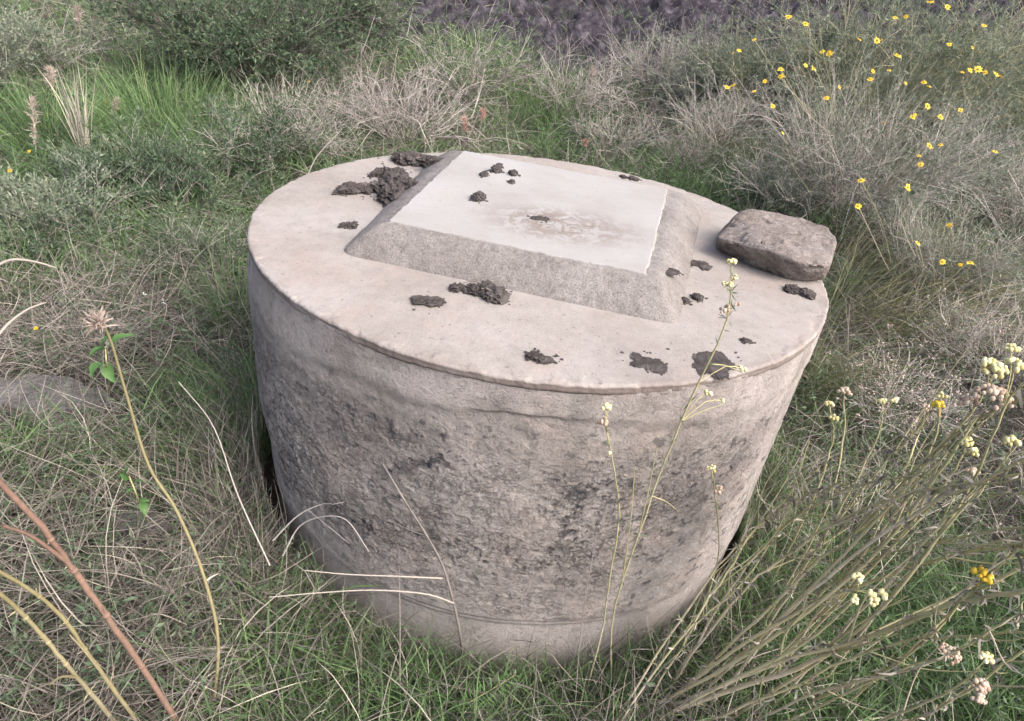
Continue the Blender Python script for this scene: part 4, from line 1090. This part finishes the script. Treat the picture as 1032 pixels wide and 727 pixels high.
# flowerless leaning stems of the same sheaf
GS = 'bare stems of the leaning sheaf, lower right'
def joints(g, P, r0, r1, n, tone):
    V, F = ICO[2]
    for i in np.linspace(2, len(P)-3, n).astype(int):
        rr = r0+(r1-r0)*i/len(P); ax = unit(P[i+1]-P[i])
        g.add(V*[rr*1.3, rr*1.3, rr*1.3]+P[i], F, None, tone)
        for q in range(2):
            d = unit(ax+rng.normal(size=3)*.8); tubes(g, catmull([P[i], P[i]+d*rr*2.5, P[i]+d*rr*5+rng.normal(0, rr, 3)], 5)[None], np.linspace(rr*.4, rr*.12, 5)[None], np.array([.9]), 4)
def bare(pts, r=(.0034, .0016), nl=44, mat=None, label='long bare stem leaning right in the sheaf at the lower right', group=GS, name='leaning_stem', cat='stem', side=()):
    b = GP(*pts[0][:2]); root = empty(name, b, label, cat, group)
    if group == GS: r = (r[0]*.95, r[1]*1.25)
    K = 26; P = keep_out(catmull([b]+[D_(*q) for q in pts[1:]], K), .03); P[1:] += rng.normal(0, .0006, (K-1, 3))
    if group == GS: P[2:] += np.cumsum(rng.normal(0, .0022, (K-2, 3)), 0)
    g = Geo(); tubes(g, P[None], (np.linspace(r[0], r[1], K)*rng.uniform(.9, 1.1, K))[None], np.clip(np.linspace(.95, .15, K)+rng.normal(0, .10, K)+rng.normal(0, .12), 0, 1)[None], 8)
    joints(g, P, r[0], r[1], 6, rng.random()); g.obj('stem', mat or M_stemg, root)
    if nl:
        i = rng.integers(2, K-1, nl); d = unit(P[i]-P[i-1])*.8+rng.normal(size=(nl, 3))*.8
        g = Geo(); leaves(g, P[i], d, rng.uniform(.008, .024, nl), rng.uniform(.002, .0045, nl), rng.random(nl)); g.obj('leaves', M_olive, root)
    if group == GS:
        i = rng.integers(1, K-1, 70); d = unit(P[i]-P[i-1])*.2+rng.normal(size=(70, 3))
        Pq = strands(P[i], d, rng.uniform(.010, .042, 70), 4, .8, 1.8, False)
        g = Geo(); ribbons(g, Pq, rng.uniform(.0025, .0060, 70), rng.beta(2, 2, 70)); g.obj('dry_leaves', M_dry, root)
        r_ = np.random.default_rng(int(abs(pts[1][0]*7+pts[1][1])))
        for z_ in range(5):
            k = int(r_.uniform(.25, .9)*(K-2)); s = P[k]; t_ = unit(P[k+1]-P[k]); dd = unit(t_+r_.normal(size=3)*.35+[0, 0, .1]); L_ = r_.uniform(.08, .26)
            g = Geo(); tubes(g, catmull([s, s+dd*L_*.5, s+unit(dd+t_*.4)*L_], 9)[None], np.linspace(r[1]*.9, r[1]*.35, 9)[None], np.array([r_.random()]), 5); g.obj('side_twig', mat or M_stemg, root)
    for t, q in side:
        k = int(t*(K-1)); e = D_(*q); s = P[k]
        g = Geo(); tubes(g, catmull([s, s*.5+e*.5+unit(P[k+1]-s)*np.linalg.norm(e-s)*.12, e], 9)[None], np.linspace(r[1], r[1]*.5, 9)[None], np.array([rng.random()]), 5); g.obj('side_twig', mat or M_stemg, root)
    return root
bare([(648, 728), (800, 668, 1.7), (930, 610, 1.52), (1050, 588, 1.4)], (.0058, .0030))
bare([(650, 722), (760, 678, 1.72), (880, 640, 1.58), (1050, 560, 1.42)], (.0050, .0022))
bare([(700, 730), (820, 590, 1.62), (930, 500, 1.46), (1050, 440, 1.34)], (.0042, .0020))
bare([(660, 712), (740, 610, 1.72), (800, 560, 1.65), (900, 500, 1.5), (1050, 470, 1.38)], (.0036, .0018))
bare([(668, 700), (740, 590, 1.74), (790, 540, 1.68), (870, 490, 1.55), (960, 470, 1.45)], (.0032, .0014))
bare([(610, 740), (690, 620, 1.72), (745, 545, 1.66), (800, 500, 1.6), (850, 480, 1.55)], (.0030, .0012))
bare([(680, 735), (770, 700, 1.72), (900, 640, 1.55), (1050, 620, 1.42)], (.0034, .0016))
bare([(740, 735), (850, 690, 1.64), (960, 650, 1.48), (1050, 600, 1.38)], (.0030, .0014))
bare([(760, 700), (850, 590, 1.62), (940, 480, 1.48), (1050, 380, 1.34)], (.0030, .0014))
bare([(735, 690), (820, 560, 1.66), (890, 470, 1.54), (935, 400, 1.46)], (.0028, .0012))
bare([(770, 720), (880, 600, 1.56), (960, 520, 1.44), (1050, 500, 1.33)], (.0032, .0014))
bare([(700, 700), (790, 620, 1.7), (880, 560, 1.56), (1050, 520, 1.38)], (.0030, .0014))
bare([(640, 735), (700, 640, 1.74), (770, 570, 1.66), (820, 450, 1.6)], (.0026, .0011))
bare([(800, 715), (900, 665, 1.6), (1000, 560, 1.44), (1050, 540, 1.38)], (.0030, .0014))
bare([(830, 745), (930, 720, 1.55), (1050, 650, 1.36)], (.0028, .0014))
bare([(655, 726), (760, 640, 1.72), (860, 590, 1.6), (960, 560, 1.48), (1050, 545, 1.38)], (.0044, .0020))
bare([(662, 720), (770, 620, 1.70), (870, 530, 1.56), (960, 445, 1.44), (1050, 400, 1.34)], (.0036, .0016))
bare([(600, 760), (680, 650, 1.70), (735, 570, 1.64), (790, 510, 1.58), (835, 470, 1.52)], (.0028, .0012))

# foreground left stalks
bare([(190, 745), (140, 668, 1.62), (85, 590, 1.42), (45, 535, 1.32), (-40, 445, 1.2)], (.0062, .0042), 0, M_brown, 'thick reddish brown dead stalk crossing the lower left corner', None, 'dead_stalk', 'stalk', side=[(.62, (2, 530, 1.24))])
bare([(150, 745), (95, 668, 1.6), (50, 610, 1.45), (-40, 552, 1.3)], (.0042, .0028), 5, M_straw, 'upper of the two straw-yellow stalks in the lower left corner', None, 'dead_stalk', 'stalk', side=[(.3, (70, 640, 1.5))])
bare([(128, 742), (75, 680, 1.6), (35, 632, 1.48), (-40, 560, 1.3)], (.0044, .0032), 5, M_straw, 'lower of the two straw-yellow stalks in the lower left corner', None, 'dead_stalk', 'stalk', side=[(.35, (50, 690, 1.5))])
# tall thistle-like stem with a dry head
b = GP(212, 735); root = empty('dry_thistle', b, 'leaning yellow-green stem with a spiky dry seed head, left foreground', 'thistle')
P = catmull([b, D_(220, 650, 1.74), D_(205, 580, 1.62), D_(178, 515, 1.52), D_(150, 470, 1.46), D_(128, 400, 1.36), D_(112, 345, 1.28), D_(101, 322, 1.25)], 34)
g = Geo(); tubes(g, P[None], np.linspace(.0040, .0018, 34)[None], np.array([.35]), 7); g.obj('stem', M_straw, root)
n = 150; c = D_(99, 326, 1.25); ax = unit(P[-1]-P[-4])
D = rng.normal(size=(n, 3))*.55+ax*.7
Pp = strands(c+rng.normal(0, .003, (n, 3)), D, rng.uniform(.012, .030, n), 4, .1, .3, False)
g = Geo(); ribbons(g, Pp, rng.uniform(.0018, .0036, n), rng.random(n)); V, F = ICO[2]; g.add(V*[.008, .008, .010]+c, F, None, .2); g.obj('seed_head', M_plume, root)
g = Geo(); Pl = strands(P[[6, 9, 11, 13, 15, 18]], rng.normal(size=(6, 3)), np.full(6, .035), 6, .6, 1.6, False); ribbons(g, Pl, np.full(6, .004), rng.random(6)); g.obj('curled_leaves', M_plume, root)
# broken twig before the tank
b = GP(468, 672); root = empty('broken_twig', b, 'brown bare twig with two pale horizontal side twigs, standing before the tank', 'twig')
P = catmull([b, F_(462, 630), F_(448, 575), F_(430, 540), F_(408, 505), F_(386, 468)], 22)
g = Geo(); tubes(g, P[None], (np.linspace(.0036, .0012, 22)*rng.uniform(.85, 1.15, 22))[None], np.clip(np.linspace(.55, .85, 22)+rng.normal(0, .1, 22), 0, 1)[None], 6); g.obj('stem', M_darktwig, root)
for s_, pts in ((.30, [(457, 608, 1.62), (430, 599, 1.56), (380, 595, 1.52), (330, 597, 1.52), (272, 602, 1.52)]), (.50, [(446, 583, 1.58), (400, 581, 1.53), (350, 579, 1.51), (307, 575, 1.51)])):
    q = [D_(*p) for p in pts]
    g = Geo(); tubes(g, catmull(q, 18)[None], np.linspace(.0022, .0010, 18)[None], np.array([.98]), 6); g.obj('pale_side_twig', M_straw if 0 else M_root, root)
for pts in ([(430, 540, 1.49), (414, 535, 1.47), (392, 524, 1.46)], [(441, 566, 1.53), (448, 562, 1.50), (452, 552, 1.49)], [(470, 655, 1.65), (500, 645, 1.62), (455, 680, 1.7)]):
    g = Geo(); tubes(g, catmull([F_(p[0], p[1]) for p in pts], 8)[None], np.linspace(.0018, .0008, 8)[None], np.array([.6]), 5); g.obj('side_twig', M_darktwig, root)
def twig(label, pts, r=(.0022, .0009), mat=None, side=()):
    q = [D_(*p) for p in pts]; root = empty('dry_twig', q[0], label, 'twig')
    P = keep_out(catmull(q, 18), .012)
    g = Geo(); tubes(g, P[None], np.linspace(*r, 18)[None], np.array([.8]), 6); g.obj('stem', mat or M_twig, root)
    for k, s_ in side:
        g = Geo(); tubes(g, catmull([P[k]]+[D_(*p) for p in s_], 8)[None], np.linspace(r[1]*1.3, r[1]*.6, 8)[None], np.array([.7]), 5); g.obj('side_twig', mat or M_twig, root)
twig('pale arched twig lying at the left edge above the single yellow daisy', [(-8, 270, 1.75), (12, 262, 1.74), (35, 264, 1.73), (56, 270, 1.72)], (.0036, .0016), M_root)
twig('pale straight twig at the left edge beside the single yellow daisy', [(-8, 345, 1.7), (10, 325, 1.69), (28, 312, 1.68), (46, 305, 1.67)], (.0036, .0016), M_root)
twig('brown forked twig lying against the left foot of the tank', [(275, 545, 1.9), (300, 520, 1.82), (325, 508, 1.76), (355, 500, 1.70)], side=[(8, [(330, 530, 1.7), (352, 548, 1.66)])])
twig('thin grey twig hooked against the lower left of the tank', [(285, 560, 1.88), (305, 528, 1.78), (345, 522, 1.66), (372, 556, 1.62)])
twig('long thin grey stem left of the tank, pointing at the grass', [(272, 570, 1.9), (240, 500, 1.82), (215, 430, 1.78), (180, 385, 1.76)], (.0020, .001))
twig('fine white twig at the upper left, left rear of the tank', [(306, 190, 2.9), (318, 160, 2.9), (345, 130, 2.9)], (.003, .0015), M_root)
twig('thin upright dark twig left of the broken twig', [(403, 690, 1.75), (403, 620, 1.62), (402, 570, 1.56)], (.0016, .0010), M_darktwig)
# stems sweeping past the tank's front, dotted line
twig('very thin curved dark stalk close before the tank front', [(578, 735, 1.9), (585, 640, 1.70), (597, 560, 1.58), (608, 500, 1.52)], (.0014, .0007), M_darktwig)

# single yellow daisies and white flowers in the left grass
def small_flower(u, v, label, size, white=False, group=None):
    b = on_ground(u+rng.uniform(-3, 3), v+8)
    d = np.linalg.norm(b-CAM); p = at_dist(u, v, d-.22)
    root = empty('white_flower' if white else 'yellow_daisy', b, label, 'wild flower', group)
    g = Geo(); tubes(g, catmull([b, (b+p)/2+rng.normal(0, .006, 3), p], 6)[None], np.full((1, 6), .0012), np.array([.3]), 4); g.obj('stem', M_stemg, root)
    if white:
        g = Geo(); V, F = ICO[1]
        for k in range(5): g.add(V*size*.3*rng.uniform(.7, 1.2)+p+rng.normal(0, size*.3, 3), F, None, rng.random())
        g.obj('flower_head', M_white, root)
    else: daisy(root, p, size)
small_flower(36, 331, 'single yellow daisy beside the pale straight twig at the left edge', .020)
small_flower(47, 180, 'yellow daisy, right-hand of the row of three at the left edge', .032)
small_flower(10, 172, 'yellow daisy nearest the left edge', .032)
small_flower(29, 153, 'yellow daisy topmost of the row of three at the left edge', .032)
small_flower(49, 116, 'yellow daisy at the foot of the bushy brown-grey plume', .036)
small_flower(107, 103, 'yellow daisy beside the short grey-pink plume', .034)
small_flower(311, 82, 'yellow daisy under the right-hand leafy shrub', .036)
small_flower(214, 18, 'yellow daisy in the widest leafy shrub', .045)
small_flower(1002, 348, 'yellow daisy at the right edge above the everlasting heads', .018)
for u, v in ((170, 233), (181, 229), (206, 238), (146, 296), (165, 305), (240, 84), (77, 125), (57, 166)):
    small_flower(u, v, 'tiny white flower dotted in the grass left of the tank', .012 if v > 150 else .018, True, 'tiny white flowers in the left grass')

# broad-leaved sprigs and the fern
def sprig(label, pts, lv, size):
    b = GP(*pts[0][:2]); root = empty('leafy_sprig', b, label, 'plant')
    P = catmull([b]+[D_(*q) for q in pts[1:]], 12)
    g = Geo(); tubes(g, P[None], np.full((1, 12), .0018), np.array([.2]), 5); g.obj('stem', M_stemg, root)
    for u, v, d, du, dv, s in lv:
        c = D_(u, v, d); tip = D_(u+du, v+dv, d-.01); ax = tip-c; L = np.linalg.norm(ax); ax = ax/L
        nrm = unit(np.array([rng.normal(0, .5), -.5+rng.normal(0, .3), .8])); sd = unit(np.cross(ax, nrm)); nrm = np.cross(sd, ax)
        n = 9; V = []
        for i in range(n):
            t = i/(n-1); w_ = s*L*(math.sin(math.pi*t**.75)*.46+(.03 if i % 2 else -.03)*(0 < i < n-1))+.0004
            m_ = c+ax*L*t+nrm*L*.12*math.sin(math.pi*t)
            V += [m_-sd*w_+nrm*w_*.55, m_, m_+sd*w_+nrm*w_*.55]
        i = np.arange(n-1)[:, None]*3
        g = Geo(); g.add(V, None, np.concatenate([i+np.array([0, 1, 4, 3]), i+np.array([1, 2, 5, 4])]), rng.random()); g.obj('leaf', M_broad, root)
sprig('sprig of four broad bright green leaves below the spiky seed head', [(112, 400), (108, 372, 1.75), (106, 350, 1.7)], [(108, 352, 1.7, -18, 8, .7), (110, 350, 1.7, 26, -12, .5), (106, 366, 1.72, -14, 15, .8), (108, 366, 1.72, 8, 20, .6), (104, 352, 1.7, 10, -16, .5)], .03)
sprig('small sprig of bright green leaves lower left, beside the leaning yellow-green stem', [(148, 530), (140, 505, 1.75), (130, 480, 1.7)], [(130, 483, 1.7, -9, -6, .5), (136, 494, 1.72, -9, 3, .5), (142, 506, 1.74, 5, 14, .6), (134, 488, 1.71, 11, -3, .5), (128, 480, 1.7, 3, -11, .5), (141, 503, 1.73, 10, 2, .45)], .02)
b = GP(455, 725); root = empty('fern', b, 'small green fern frond in front of the tank base', 'fern')
P = catmull([b, D_(470, 710, 1.78), D_(492, 697, 1.76), D_(520, 680, 1.74)], 22)
g = Geo(); tubes(g, P[None], np.linspace(.0014, .0005, 22)[None], np.array([.3]), 4); g.obj('stem', M_stemg, root)
g = Geo(); tan = unit(np.gradient(P, axis=0)); up = np.array([0, -.6, .8])
for i in range(3, 22):
    for s_ in (-1, 1):
        d = unit(np.cross(tan[i], up))*s_+tan[i]*.35; L = .030*math.sin((i-1)/22*math.pi)+.006
        leaves(g, P[i][None], d[None], np.array([L]), np.array([.0045]), np.array([.6]))
g.obj('leaflets', M_broad, root)

# ------------------------------------------------------------------ stones half sunk in the grass
def field_stone(label, u, v, sx, sy, sz, seed, lift=0.02, rot=0):
    b = on_ground(u, v); r = random.Random(seed); pts = []
    for k in range(9):
        a = k/9*6.283+r.uniform(-.2, .2); q = r.uniform(.82, 1.05)
        x0, y0 = math.cos(a)*sx*q, math.sin(a)*sy*q; ca, sa = math.cos(rot), math.sin(rot)
        X, Y = b[0]+x0*ca-y0*sa, b[1]+x0*sa+y0*ca
        pts.append((X, Y, b[2]-.05)); pts.append((b[0]+(X-b[0])*.88, b[1]+(Y-b[1])*.88, b[2]+lift+sz*r.uniform(.75, 1)))
    hull_rock('field_stone', pts, M_stone, label, 'stone', disp=.008, seed=seed)
field_stone('flat grey stone half overgrown at the left edge under the dead stems', 45, 418, .30, .12, .05, 1, .055, .05)
field_stone('flat brownish stone in the dead stems, lower left', 148, 548, .095, .06, .045, 2, .05)
field_stone('small flat stone between the leaning yellow-green stem and the tank', 212, 552, .055, .045, .03, 3, .02)
field_stone('small grey stone at the bottom edge before the tank', 338, 683, .05, .035, .03, 4, .02)
